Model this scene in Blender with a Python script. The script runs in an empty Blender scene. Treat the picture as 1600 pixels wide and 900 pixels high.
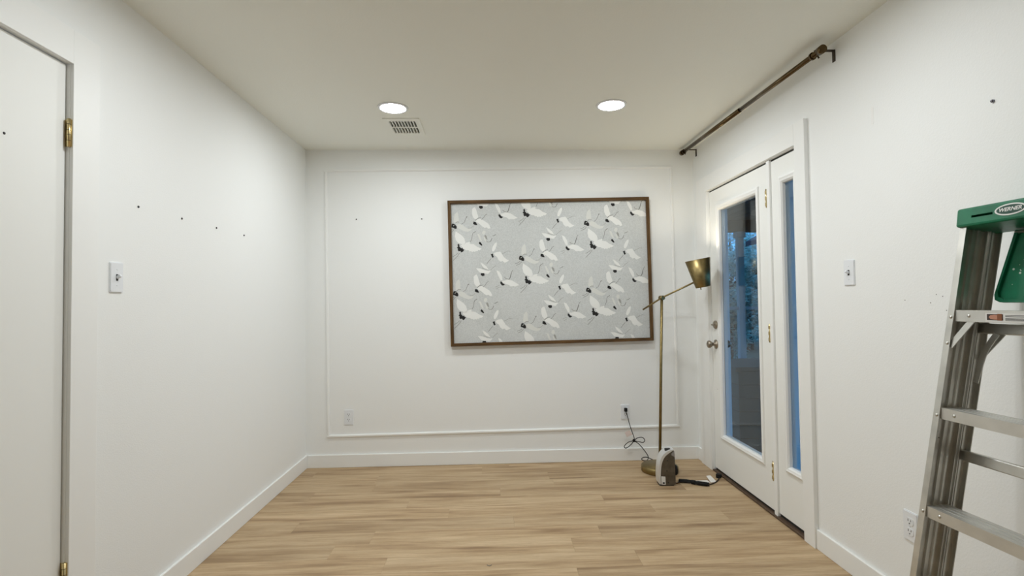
import bpy, bmesh, math, random
from mathutils import Vector, Matrix

random.seed(7)
PI = math.pi
scn = bpy.context.scene
COL = scn.collection

# ------------------------------------------------------------------ camera
cam_d = bpy.data.cameras.new('camera')
cam_d.sensor_fit = 'HORIZONTAL'
cam_d.sensor_width = 36.0
cam_d.lens = 810.27 / 1600.0 * 36.0
cam_d.clip_start = 0.02
cam_d.clip_end = 200
cam = bpy.data.objects.new('camera', cam_d)
COL.objects.link(cam)
YAW, PITCH, ROLL = 0.0383, 0.0275, -0.0122
fwd = Vector((math.sin(YAW) * math.cos(PITCH), math.cos(YAW) * math.cos(PITCH), math.sin(PITCH)))
rgt0 = Vector((math.cos(YAW), -math.sin(YAW), 0))
up0 = rgt0.cross(fwd)
rgt = rgt0 * math.cos(ROLL) + up0 * math.sin(ROLL)
upv = -rgt0 * math.sin(ROLL) + up0 * math.cos(ROLL)
m = Matrix((rgt, upv, -fwd)).transposed().to_4x4()
m.translation = Vector((1.4313, -4.042, 1.2425))
cam.matrix_world = m
scn.camera = cam

# ------------------------------------------------------------------ world (blue dusk sky), exposure
world = bpy.data.worlds.new('dusk_sky')
scn.world = world
world.use_nodes = True
bgn = world.node_tree.nodes['Background']
bgn.inputs[0].default_value = (0.10, 0.37, 0.80, 1)
bgn.inputs[1].default_value = 1.5
scn.view_settings.view_transform = 'Standard'
scn.view_settings.look = 'None'
scn.view_settings.gamma = 1.0
scn.view_settings.use_curve_mapping = False
scn.view_settings.exposure = 0.27
scn.cycles.max_bounces = 14
scn.cycles.diffuse_bounces = 10
scn.cycles.transmission_bounces = 10

LED_STRENGTH = 150.0
LED_COLOR = (0.94, 0.98, 1.0)
BULB_STRENGTH = 150.0

W, H = 3.04, 2.44          # room width, ceiling height
YB = -9.5                  # wall behind the camera

# ------------------------------------------------------------------ materials
MATS = {}

def mat(name, col, rough=0.5, metal=0.0, bump=0.0, bscale=200.0, var=0.0, vscale=3.0, spec=None):
    if name in MATS:
        return MATS[name]
    mt = bpy.data.materials.new(name)
    mt.use_nodes = True
    nt = mt.node_tree
    b = nt.nodes['Principled BSDF']
    b.inputs['Base Color'].default_value = (*col, 1)
    b.inputs['Roughness'].default_value = rough
    b.inputs['Metallic'].default_value = metal
    if spec is not None:
        b.inputs['Specular IOR Level'].default_value = spec
    tc = nt.nodes.new('ShaderNodeTexCoord')
    if bump > 0:
        nz = nt.nodes.new('ShaderNodeTexNoise')
        nz.inputs['Scale'].default_value = bscale
        nz.inputs['Detail'].default_value = 3
        bp = nt.nodes.new('ShaderNodeBump')
        bp.inputs['Strength'].default_value = bump
        bp.inputs['Distance'].default_value = 0.002
        nt.links.new(tc.outputs['Object'], nz.inputs['Vector'])
        nt.links.new(nz.outputs['Fac'], bp.inputs['Height'])
        nt.links.new(bp.outputs['Normal'], b.inputs['Normal'])
    if var > 0:
        n2 = nt.nodes.new('ShaderNodeTexNoise')
        n2.inputs['Scale'].default_value = vscale
        n2.inputs['Detail'].default_value = 4
        rp = nt.nodes.new('ShaderNodeValToRGB')
        rp.color_ramp.elements[0].position = 0.3
        rp.color_ramp.elements[1].position = 0.7
        rp.color_ramp.elements[0].color = (*[c * (1 - var) for c in col], 1)
        rp.color_ramp.elements[1].color = (*[min(1, c * (1 + var)) for c in col], 1)
        nt.links.new(tc.outputs['Object'], n2.inputs['Vector'])
        nt.links.new(n2.outputs['Fac'], rp.inputs['Fac'])
        nt.links.new(rp.outputs['Color'], b.inputs['Base Color'])
    MATS[name] = mt
    return mt

def emit(name, col, strength):
    mt = bpy.data.materials.new(name)
    mt.use_nodes = True
    b = mt.node_tree.nodes['Principled BSDF']
    b.inputs['Base Color'].default_value = (0.9, 0.9, 0.9, 1)
    b.inputs['Emission Color'].default_value = (*col, 1)
    b.inputs['Emission Strength'].default_value = strength
    MATS[name] = mt
    return mt

M_wall = mat('wall_paint', (0.865, 0.88, 0.875), 0.75, bump=0.25, bscale=160, spec=0.25)
M_ceil = mat('ceiling_paint', (0.84, 0.85, 0.80), 0.85, bump=0.3, bscale=120, spec=0.15)
M_trim = mat('trim_paint', (0.875, 0.885, 0.875), 0.45, spec=0.4)
M_door = mat('door_paint', (0.865, 0.875, 0.855), 0.5, bump=0.05, bscale=60, spec=0.35)
M_plate = mat('plate_plastic', (0.80, 0.825, 0.855), 0.35)
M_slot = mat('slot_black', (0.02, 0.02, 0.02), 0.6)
M_brass = mat('polished_brass', (0.70, 0.57, 0.30), 0.30, 1.0)
M_abrass = mat('antique_brass', (0.27, 0.205, 0.09), 0.38, 1.0, var=0.15, vscale=30)
M_rod = mat('bronze_rod', (0.115, 0.08, 0.042), 0.2, 1.0)
M_brk = mat('dark_bracket', (0.06, 0.045, 0.03), 0.5, 0.6)
M_nickel = mat('satin_nickel', (0.36, 0.31, 0.25), 0.33, 1.0)
M_cord = mat('black_rubber', (0.006, 0.006, 0.006), 0.6, spec=0.3)
M_alu = mat('aluminium', (0.62, 0.61, 0.57), 0.38, 1.0, bump=0.08, bscale=60, var=0.16, vscale=9)
M_step = mat('aluminium_step', (0.66, 0.655, 0.62), 0.5, 0.85, bump=0.06, bscale=80, var=0.08, vscale=12)
M_green = mat('green_plastic', (0.0, 0.145, 0.065), 0.42, var=0.25, vscale=14)
M_greendark = mat('green_emblem', (0.0, 0.05, 0.028), 0.4)
M_pspot = mat('dried_paint', (0.55, 0.62, 0.55), 0.7)
M_sticker = mat('sticker_white', (0.75, 0.75, 0.73), 0.45)
M_stickerdark = mat('sticker_dark', (0.05, 0.03, 0.025), 0.5)
M_stickerskin = mat('sticker_skin', (0.55, 0.26, 0.17), 0.5)
M_stickerbrown = mat('sticker_brown', (0.24, 0.08, 0.03), 0.5)
M_gray = mat('appliance_grey', (0.10, 0.083, 0.062), 0.36, 0.3, var=0.25, vscale=25)
M_silver = mat('appliance_silver', (0.70, 0.71, 0.71), 0.30, 0.35)
M_smoke = mat('appliance_smoke', (0.28, 0.27, 0.26), 0.2)
M_paper = mat('tag_paper', (0.80, 0.78, 0.74), 0.7)
M_pink = mat('tag_pink', (0.78, 0.66, 0.62), 0.7)
M_duct = mat('duct_liner', (0.10, 0.095, 0.09), 0.85)
M_thresh = mat('threshold_bronze', (0.11, 0.07, 0.045), 0.5, 0.3)
M_nail = mat('dark_nail', (0.05, 0.045, 0.05), 0.4, 0.7)
M_screw = mat('bright_screw', (0.22, 0.22, 0.26), 0.25, 1.0)
M_mark = mat('faint_mark', (0.30, 0.29, 0.28), 0.8)
M_spackle = mat('spackle', (0.86, 0.86, 0.85), 0.9)
M_crw = mat('print_white', (0.82, 0.83, 0.81), 0.85)
M_crf = mat('print_faint', (0.70, 0.71, 0.68), 0.85)
M_crb = mat('print_black', (0.012, 0.012, 0.012), 0.8)
M_crg = mat('print_grey', (0.20, 0.205, 0.19), 0.85)
M_crs = mat('print_shade', (0.34, 0.345, 0.32), 0.85)
M_joint = mat('floor_joint', (0.16, 0.10, 0.05), 0.8)
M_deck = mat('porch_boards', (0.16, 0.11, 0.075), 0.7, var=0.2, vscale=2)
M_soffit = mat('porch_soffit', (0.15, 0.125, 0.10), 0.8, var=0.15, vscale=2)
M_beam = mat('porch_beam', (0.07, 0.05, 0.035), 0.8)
M_post = mat('porch_post', (0.36, 0.36, 0.34), 0.7)
M_siding = mat('pale_siding', (0.60, 0.62, 0.68), 0.8)
M_shingle = mat('shed_roof', (0.05, 0.05, 0.06), 0.9)
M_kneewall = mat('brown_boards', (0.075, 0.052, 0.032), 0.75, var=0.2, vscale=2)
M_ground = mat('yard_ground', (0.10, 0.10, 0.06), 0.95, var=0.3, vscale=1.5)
M_bark = mat('bark', (0.07, 0.05, 0.04), 0.9)
M_leaf = [mat('leaf_%s' % k, c, 0.6, var=0.3, vscale=2) for k, c in
          (('deep', (0.24, 0.34, 0.27)), ('mid', (0.36, 0.46, 0.38)), ('pale', (0.60, 0.66, 0.60)))]

# glass
M_glass = bpy.data.materials.new('pane_glass')
M_glass.use_nodes = True
g = M_glass.node_tree.nodes['Principled BSDF']
g.inputs['Base Color'].default_value = (0.93, 0.97, 0.97, 1)
g.inputs['Roughness'].default_value = 0.0
g.inputs['IOR'].default_value = 1.33
g.inputs['Transmission Weight'].default_value = 1.0

def wood_floor():
    mt = bpy.data.materials.new('oak_plank')
    mt.use_nodes = True
    nt = mt.node_tree
    N, L = nt.nodes, nt.links
    b = N['Principled BSDF']
    tc = N.new('ShaderNodeTexCoord')
    oi = N.new('ShaderNodeObjectInfo')
    mul = N.new('ShaderNodeMath'); mul.operation = 'MULTIPLY'; mul.inputs[1].default_value = 53.0
    L.new(oi.outputs['Random'], mul.inputs[0])
    cb = N.new('ShaderNodeCombineXYZ')
    L.new(mul.outputs[0], cb.inputs[0]); L.new(mul.outputs[0], cb.inputs[1]); L.new(mul.outputs[0], cb.inputs[2])
    ad = N.new('ShaderNodeVectorMath'); ad.operation = 'ADD'
    L.new(tc.outputs['Object'], ad.inputs[0]); L.new(cb.outputs[0], ad.inputs[1])

    def noise(sx, sy, scale, detail, rough=0.55, dist=0.0):
        mp = N.new('ShaderNodeMapping')
        mp.inputs['Scale'].default_value = (sx, sy, 1)
        L.new(ad.outputs[0], mp.inputs['Vector'])
        n = N.new('ShaderNodeTexNoise')
        n.inputs['Scale'].default_value = scale
        n.inputs['Detail'].default_value = detail
        n.inputs['Roughness'].default_value = rough
        n.inputs['Distortion'].default_value = dist
        L.new(mp.outputs[0], n.inputs['Vector'])
        return n
    n1 = noise(0.9, 11.0, 1.6, 3, 0.5, 0.5)      # broad streaks along the board
    n2 = noise(3.0, 60.0, 2.0, 5, 0.6, 0.3)      # grain
    n3 = noise(18.0, 260.0, 2.0, 2, 0.6)         # pores
    r1 = N.new('ShaderNodeValToRGB')
    e = r1.color_ramp.elements
    e[0].position = 0.28; e[0].color = (0.285, 0.182, 0.097, 1)
    e[1].position = 0.66; e[1].color = (0.565, 0.425, 0.265, 1)
    k = r1.color_ramp.elements.new(0.45); k.color = (0.455, 0.322, 0.186, 1)
    L.new(n1.outputs['Fac'], r1.inputs['Fac'])
    r2 = N.new('ShaderNodeValToRGB')
    r2.color_ramp.elements[0].position = 0.3; r2.color_ramp.elements[0].color = (0.74, 0.70, 0.65, 1)
    r2.color_ramp.elements[1].position = 0.62; r2.color_ramp.elements[1].color = (1.06, 1.06, 1.06, 1)
    L.new(n2.outputs['Fac'], r2.inputs['Fac'])
    mx = N.new('ShaderNodeMixRGB'); mx.blend_type = 'MULTIPLY'; mx.inputs[0].default_value = 0.75
    L.new(r1.outputs[0], mx.inputs[1]); L.new(r2.outputs[0], mx.inputs[2])
    r3 = N.new('ShaderNodeValToRGB')
    r3.color_ramp.elements[0].position = 0.3; r3.color_ramp.elements[0].color = (0.82, 0.80, 0.78, 1)
    r3.color_ramp.elements[1].position = 0.5; r3.color_ramp.elements[1].color = (1, 1, 1, 1)
    L.new(n3.outputs['Fac'], r3.inputs['Fac'])
    mx2 = N.new('ShaderNodeMixRGB'); mx2.blend_type = 'MULTIPLY'; mx2.inputs[0].default_value = 0.6
    L.new(mx.outputs[0], mx2.inputs[1]); L.new(r3.outputs[0], mx2.inputs[2])
    tone = N.new('ShaderNodeMapRange')
    tone.inputs['To Min'].default_value = 0.93; tone.inputs['To Max'].default_value = 1.06
    L.new(oi.outputs['Random'], tone.inputs['Value'])
    hs = N.new('ShaderNodeHueSaturation')
    L.new(tone.outputs[0], hs.inputs['Value']); L.new(mx2.outputs[0], hs.inputs['Color'])
    L.new(hs.outputs[0], b.inputs['Base Color'])
    b.inputs['Roughness'].default_value = 0.5
    b.inputs['Specular IOR Level'].default_value = 0.35
    bp = N.new('ShaderNodeBump'); bp.inputs['Strength'].default_value = 0.12; bp.inputs['Distance'].default_value = 0.001
    L.new(n2.outputs['Fac'], bp.inputs['Height']); L.new(bp.outputs[0], b.inputs['Normal'])
    return mt
M_floor = wood_floor()

def frame_wood():
    mt = bpy.data.materials.new('walnut_frame')
    mt.use_nodes = True
    N, L = mt.node_tree.nodes, mt.node_tree.links
    b = N['Principled BSDF']
    tc = N.new('ShaderNodeTexCoord')
    mp = N.new('ShaderNodeMapping'); mp.inputs['Scale'].default_value = (3, 70, 70)
    L.new(tc.outputs['Object'], mp.inputs[0])
    n = N.new('ShaderNodeTexNoise'); n.inputs['Scale'].default_value = 2; n.inputs['Detail'].default_value = 5
    L.new(mp.outputs[0], n.inputs['Vector'])
    r = N.new('ShaderNodeValToRGB')
    r.color_ramp.elements[0].position = 0.3; r.color_ramp.elements[0].color = (0.045, 0.024, 0.009, 1)
    r.color_ramp.elements[1].position = 0.7; r.color_ramp.elements[1].color = (0.17, 0.095, 0.038, 1)
    L.new(n.outputs['Fac'], r.inputs[0]); L.new(r.outputs[0], b.inputs['Base Color'])
    b.inputs['Specular IOR Level'].default_value = 0.2
    b.inputs['Roughness'].default_value = 0.65
    return mt
M_frame = frame_wood()

def fabric():
    mt = bpy.data.materials.new('grey_weave')
    mt.use_nodes = True
    N, L = mt.node_tree.nodes, mt.node_tree.links
    b = N['Principled BSDF']
    tc = N.new('ShaderNodeTexCoord')
    n = N.new('ShaderNodeTexNoise'); n.inputs['Scale'].default_value = 160; n.inputs['Detail'].default_value = 3
    L.new(tc.outputs['Object'], n.inputs['Vector'])
    n2 = N.new('ShaderNodeTexNoise'); n2.inputs['Scale'].default_value = 3; n2.inputs['Detail'].default_value = 2
    L.new(tc.outputs['Object'], n2.inputs['Vector'])
    ad = N.new('ShaderNodeMath'); ad.operation = 'MULTIPLY_ADD'; ad.inputs[1].default_value = 0.35
    L.new(n2.outputs['Fac'], ad.inputs[0]); L.new(n.outputs['Fac'], ad.inputs[2])
    r = N.new('ShaderNodeValToRGB')
    r.color_ramp.elements[0].position = 0.45; r.color_ramp.elements[0].color = (0.53, 0.55, 0.545, 1)
    r.color_ramp.elements[1].position = 0.9; r.color_ramp.elements[1].color = (0.66, 0.68, 0.675, 1)
    L.new(ad.outputs[0], r.inputs[0]); L.new(r.outputs[0], b.inputs['Base Color'])
    b.inputs['Roughness'].default_value = 0.9
    b.inputs['Specular IOR Level'].default_value = 0.1
    return mt
M_fabric = fabric()

# ------------------------------------------------------------------ helpers
def link(name, me, mt, parent=None, loc=None, rot=None, smooth=False):
    o = bpy.data.objects.new(name, me)
    COL.objects.link(o)
    if mt is not None and not me.materials:
        me.materials.append(mt)
    if smooth:
        for p in me.polygons:
            p.use_smooth = True
    if parent is not None:
        o.parent = parent
    if loc is not None:
        o.location = loc
    if rot is not None:
        o.rotation_euler = rot
    return o

def from_bm(name, bm, mt, parent=None, loc=None, rot=None, smooth=False):
    bmesh.ops.recalc_face_normals(bm, faces=bm.faces)
    me = bpy.data.meshes.new(name)
    bm.to_mesh(me)
    bm.free()
    return link(name, me, mt, parent, loc, rot, smooth)

def bm_box(bm, lo, hi, bevel=0.0, mtx=None):
    r = bmesh.ops.create_cube(bm, size=1.0)
    vs = r['verts']
    c = [(a + b) / 2 for a, b in zip(lo, hi)]
    s = [abs(b - a) for a, b in zip(lo, hi)]
    for v in vs:
        v.co = Vector((v.co.x * s[0] + c[0], v.co.y * s[1] + c[1], v.co.z * s[2] + c[2]))
        if mtx is not None:
            v.co = mtx @ v.co
    if bevel > 0:
        es = list({e for v in vs for e in v.link_edges})
        bmesh.ops.bevel(bm, geom=es, offset=bevel, segments=2, affect='EDGES', profile=0.5)
    return vs

def box(name, lo, hi, mt, parent=None, bevel=0.0, loc=None, rot=None, mtx=None):
    bm = bmesh.new()
    bm_box(bm, lo, hi, bevel, mtx)
    return from_bm(name, bm, mt, parent, loc, rot)

def boxes(name, lst, mt, parent=None, bevel=0.0):
    bm = bmesh.new()
    for lo, hi in lst:
        bm_box(bm, lo, hi, bevel)
    return from_bm(name, bm, mt, parent)

def bm_tube(bm, pts, rad, seg=10, cap=True):
    pts = [Vector(p) for p in pts]
    n = len(pts)
    rads = rad if isinstance(rad, (list, tuple)) else [rad] * n
    rings = []
    prev = None
    for i, p in enumerate(pts):
        t = (pts[min(i + 1, n - 1)] - pts[max(i - 1, 0)])
        t.normalize()
        if prev is None:
            a = Vector((0, 0, 1)) if abs(t.z) < 0.9 else Vector((1, 0, 0))
            u = t.cross(a).normalized()
        else:
            u = (prev - t * prev.dot(t))
            if u.length < 1e-6:
                u = t.orthogonal()
            u.normalize()
        prev = u
        v = t.cross(u)
        rings.append([bm.verts.new(p + (u * math.cos(2 * PI * k / seg) + v * math.sin(2 * PI * k / seg)) * rads[i]) for k in range(seg)])
    for a, b in zip(rings[:-1], rings[1:]):
        for k in range(seg):
            bm.faces.new((a[k], a[(k + 1) % seg], b[(k + 1) % seg], b[k]))
    if cap:
        bm.faces.new(rings[0][::-1])
        bm.faces.new(rings[-1])

def tube(name, pts, rad, mt, parent=None, seg=10, smooth=True):
    bm = bmesh.new()
    bm_tube(bm, pts, rad, seg)
    o = from_bm(name, bm, mt, parent)
    if smooth:
        for p in o.data.polygons:
            p.use_smooth = len(p.vertices) == 4
    return o

def spline(pts, sub=8):
    P = [Vector(p) for p in pts]
    out = []
    for i in range(len(P) - 1):
        p0, p1, p2, p3 = P[max(i - 1, 0)], P[i], P[i + 1], P[min(i + 2, len(P) - 1)]
        for k in range(sub):
            t = k / sub
            out.append(0.5 * ((2 * p1) + (p2 - p0) * t + (2 * p0 - 5 * p1 + 4 * p2 - p3) * t * t + (3 * p1 - p0 - 3 * p2 + p3) * t ** 3))
    out.append(P[-1])
    return out

def lathe(name, prof, mt, parent=None, seg=32, loc=None, rot=None, smooth=True):
    """profile of (radius, height) around local z"""
    bm = bmesh.new()
    rings = []
    for r, z in prof:
        if r < 1e-5:
            rings.append([bm.verts.new((0, 0, z))])
        else:
            rings.append([bm.verts.new((r * math.cos(2 * PI * k / seg), r * math.sin(2 * PI * k / seg), z)) for k in range(seg)])
    for a, b in zip(rings[:-1], rings[1:]):
        for k in range(seg):
            k2 = (k + 1) % seg
            if len(a) == 1 and len(b) == 1:
                continue
            if len(a) == 1:
                bm.faces.new((a[0], b[k], b[k2]))
            elif len(b) == 1:
                bm.faces.new((a[k], b[0], a[k2]))
            else:
                bm.faces.new((a[k], b[k], b[k2], a[k2]))
    o = from_bm(name, bm, mt, parent, loc, rot, smooth)
    return o

def prism(name, poly, z0, z1, mt, parent=None, mtx=None, smooth=False):
    """polygon in local xy extruded z0..z1"""
    bm = bmesh.new()
    bm_prism(bm, poly, z0, z1, mtx)
    return from_bm(name, bm, mt, parent, smooth=smooth)

def bm_prism(bm, poly, z0, z1, mtx=None):
    a = [bm.verts.new((x, y, z0)) for x, y in poly]
    b = [bm.verts.new((x, y, z1)) for x, y in poly]
    n = len(poly)
    bm.faces.new(a[::-1])
    bm.faces.new(b)
    for k in range(n):
        bm.faces.new((a[k], a[(k + 1) % n], b[(k + 1) % n], b[k]))
    if mtx is not None:
        for v in a + b:
            v.co = mtx @ v.co

def rrect(w, h, r, n=5, cx=0, cy=0):
    pts = []
    for sx, sy, a0 in ((1, 1, 0), (-1, 1, 90), (-1, -1, 180), (1, -1, 270)):
        for k in range(n + 1):
            a = math.radians(a0 + 90 * k / n)
            pts.append((cx + sx * (w / 2 - r) + r * math.cos(a), cy + sy * (h / 2 - r) + r * math.sin(a)))
    return pts

def empty(name, loc=(0, 0, 0), rot=(0, 0, 0)):
    o = bpy.data.objects.new(name, None)
    o.empty_display_size = 0.05
    COL.objects.link(o)
    o.location = loc
    o.rotation_euler = rot
    return o

def tag(o, label, cat, group=None, kind=None):
    o['label'] = label
    o['category'] = cat
    if group:
        o['group'] = group
    if kind:
        o['kind'] = kind
    return o

def struct(o, label, cat):
    return tag(o, label, cat, kind='structure')

# ------------------------------------------------------------------ room shell
T = 0.14
# openings
LD0, LD1, LDZ = -3.07, -2.236, 2.075         # left door opening in Y, top in z
RD0, RD1, RDZ = -1.412, -0.272, 2.052        # glazed door unit

JT = 0.0185
struct(boxes('wall_left', [((-T, LD1 + JT, 0), (0, 0.0, H)), ((-T, LD0 - JT, LDZ + JT), (0, LD1 + JT, H)), ((-T, YB, 0), (0, LD0 - JT, H))], M_wall),
       'white painted wall with the plain white door', 'wall')
struct(boxes('wall_right', [((W, RD1, 0), (W + T, 0.0, H)), ((W, RD0, RDZ), (W + T, RD1, H)), ((W, YB, 0), (W + T, RD0, H))], M_wall),
       'white painted wall with the glazed door and the ladder', 'wall')
struct(box('wall_back', (-T, 0, 0), (W + T, T, H), M_wall), 'white painted end wall behind the crane picture', 'wall')
struct(box('wall_front', (-T, YB - T, 0), (W + T, YB, H), M_wall), 'white wall across the room from the crane picture', 'wall')
VX0, VX1, VY0, VY1 = 0.763, 0.943, -0.656, -0.418       # hole for the air register
struct(boxes('ceiling', [((-T, YB - T, H), (W + T, VY0, H + 0.1)), ((-T, VY1, H), (W + T, T, H + 0.1)),
                         ((-T, VY0, H), (VX0, VY1, H + 0.1)), ((VX1, VY0, H), (W + T, VY1, H + 0.1))], M_ceil), 'flat off-white ceiling with recessed lights', 'ceiling')

# floor: slab with separate planks
floor = struct(box('floor', (-T, YB - T, -0.05), (W + T, T, -0.0065), M_joint), 'light oak plank floor', 'floor')
PW, PL = 0.1525, 1.22
row = 0
y1 = -0.837 + PW * 6
offs = {6: 0.895, 7: 1.16, 10: 0.61, 11: 0.905, 4: 0.62, 5: 0.25, 8: 0.32, 9: 0.78, 3: 0.60, 2: 0.12}
rr = random.Random(3)
y_hi = y1
r_i = 1
while y_hi > YB:
    a, b = max(YB, y_hi - PW), min(0.0, y_hi)
    if b - a > 0.01:
        x0 = offs.get(r_i, rr.uniform(0.05, 1.2))
        xs = [0.0] + [x for x in [x0 + k * PL for k in range(-2, 4)] if 0.02 < x < W - 0.02] + [W]
        for xa, xb in zip(xs[:-1], xs[1:]):
            gpx = 0.0003
            cx, cy = (xa + xb) / 2, (a + b) / 2
            hx, hy = (xb - xa) / 2 - gpx, (b - a) / 2 - gpx
            box('plank', (-hx, -hy, -0.007), (hx, hy, 0.0), M_floor, floor, bevel=0.0, loc=(cx, cy, 0))
    y_hi -= PW
    r_i += 1

# baseboards
BH, BT = 0.097, 0.013
def baseboard(name, lo, hi, label):
    o = box(name, lo, hi, M_trim, bevel=0.003)
    struct(o, label, 'baseboard')
baseboard('baseboard_left', (0, LD1 + 0.118, 0), (BT, 0, BH), 'white baseboard along the wall with the plain door')
baseboard('baseboard_back', (BT, -BT, 0), (W - BT, 0, BH), 'white baseboard under the crane picture')
baseboard('baseboard_right', (W - BT, RD1 + 0.165, 0), (W, -BT * 0, BH), 'short white baseboard between glazed door and corner')
baseboard('baseboard_right', (W - BT, YB, 0), (W, RD0 - 0.081, BH), 'white baseboard behind the stepladder')
baseboard('baseboard_left', (0, YB, 0), (BT, LD0 - 0.12, BH), 'white baseboard beyond the plain door')
baseboard('baseboard_front', (BT, YB, 0), (W - BT, YB + BT, BH), 'white baseboard on the wall facing the crane picture')

# picture-frame moulding on the back wall
mo = empty('trim_3', (1.515, 0, 1.268), (0, -0.0085, 0))
struct(mo, 'thin white panel moulding rectangle framing the crane picture', 'moulding')
def mould_prof(name, p0, p1):
    v = Vector(p1) - Vector(p0)
    L_ = v.length
    prof = [(-0.010, 0), (-0.010, -0.006), (-0.006, -0.012), (0.004, -0.012), (0.007, -0.008), (0.010, -0.006), (0.010, 0)]
    bm = bmesh.new()
    ax = v.normalized()
    side = Vector((0, 1, 0)).cross(ax)
    mm = Matrix((side, Vector((0, 1, 0)), ax)).transposed().to_4x4()
    mm.translation = Vector(p0)
    bm_prism(bm, prof, 0, L_, mm)
    return from_bm(name, bm, M_trim, mo)
hw, hh = 1.352, 1.020
mould_prof('moulding_strip', (-hw - .010, 0, hh), (hw + .010, 0, hh))
mould_prof('moulding_strip', (hw + .010, 0, -hh), (-hw - .010, 0, -hh))
mould_prof('moulding_strip', (-hw, 0, -hh + .0101), (-hw, 0, hh - .0101))
mould_prof('moulding_strip', (hw, 0, hh - .0101), (hw, 0, -hh + .0101))

# ------------------------------------------------------------------ left door
d1 = empty('door_1', (0, (LD0 + LD1) / 2, 0))
struct(d1, 'plain white flush door with brass hinges', 'door')
hy = (LD1 - LD0) / 2
leaf = box('leaf', (-0.047, -hy + 0.003, 0.012), (-0.012, hy - 0.004, LDZ - 0.004), M_door, d1, bevel=0.0015)
box('jamb', (-T, hy, 0), (0.0, hy + JT, LDZ + JT), M_trim, d1)
box('jamb', (-T, -hy - JT, 0), (0.0, -hy, LDZ + JT), M_trim, d1)
box('jamb_head', (-T, -hy, LDZ), (0.0, hy, LDZ + JT), M_trim, d1)
for y in (hy - 0.0115, -hy):
    box('door_stop', (-0.060, y, 0), (-0.048, y + 0.0115, LDZ), M_trim, d1)
def hinge(parent, x, y, z, h, sx=1, plate=0.016, plate_side=1):
    hg = tube('hinge', [(x, y, z), (x, y, z + h)], 0.0062, M_brass, parent, 12)
    for k in range(3):
        zz = z + h * (0.06 + 0.33 * k)
        box('knuckle', (x - 0.0075, y - 0.0075, zz), (x + 0.0075, y + 0.0075, zz + h * 0.20), M_brass, hg, bevel=0.002)
    px = x - sx * 0.005
    box('hinge_plate', (min(px, px - sx * 0.002), min(y, y + plate_side * plate), z), (max(px, px - sx * 0.002), max(y, y + plate_side * plate), z + h), M_brass, hg)
    return hg
for z in (1.790, 0.302):
    hg = box('hinge', (-0.020, hy - 0.0025, z), (0.008, hy + 0.0, z + 0.092), M_brass, leaf)
    tube('barrel', [(0.002, hy - 0.006, z - 0.002), (0.002, hy - 0.006, z + 0.094)], 0.0058, M_brass, hg, 14)
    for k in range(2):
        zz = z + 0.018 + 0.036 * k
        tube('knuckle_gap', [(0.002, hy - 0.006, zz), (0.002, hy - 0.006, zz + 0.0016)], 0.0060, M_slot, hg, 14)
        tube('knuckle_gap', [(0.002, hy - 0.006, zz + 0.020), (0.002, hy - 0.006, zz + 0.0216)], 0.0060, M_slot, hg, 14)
        box('slot_shade', (-0.009, hy - 0.0029, zz + 0.002), (-0.0035, hy - 0.0024, zz + 0.019), M_slot, hg)  # shade inside the hinge slot, painted as a flat black patch
lathe('nail_hole', [(0, 0), (0.0045, 0.0), (0.0035, 0.0016), (0, 0.002)], M_nail, leaf, 10, loc=(-0.0122, -2.459 - (LD0 + LD1) / 2, 1.763), rot=(0, PI / 2, 0))
lathe('door_knob', [(0, 0), (0.032, 0), (0.032, 0.005), (0.012, 0.01), (0.011, 0.03), (0.024, 0.04), (0.027, 0.052), (0.02, 0.064), (0, 0.067)],
      M_nickel, leaf, 24, loc=(-0.0125, -hy + 0.085, 0.92), rot=(0, PI / 2, 0))
t1 = empty('trim_1', (0, (LD0 + LD1) / 2, 0))
struct(t1, 'wide flat white casing round the plain door', 'casing')
CW = 0.118
box('casing_board', (0.0, hy, 0), (0.012, hy + CW, LDZ + CW), M_trim, t1, bevel=0.0015)
box('casing_board', (0.0, -hy - CW, 0), (0.012, -hy, LDZ + CW), M_trim, t1, bevel=0.0015)
box('casing_board', (0.0, -hy, LDZ), (0.012, hy, LDZ + CW), M_trim, t1, bevel=0.0015)

# ------------------------------------------------------------------ glazed door + sidelight (right wall)
CT = 0.021
t2 = empty('trim_2', (W, 0, 0))
struct(t2, 'flat white casing boards round the glazed door', 'casing')
box('casing_board', (-CT, RD0 - 0.080, 0), (0, RD0 + 0.010, 2.160), M_trim, t2, bevel=0.002)
box('casing_board', (-CT, RD1 - 0.006, 0), (0, -0.098, 2.160), M_trim, t2, bevel=0.002)
box('casing_board', (-CT, RD0 + 0.010, RDZ - 0.004), (0, RD1 - 0.006, 2.160), M_trim, t2, bevel=0.002)

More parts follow.
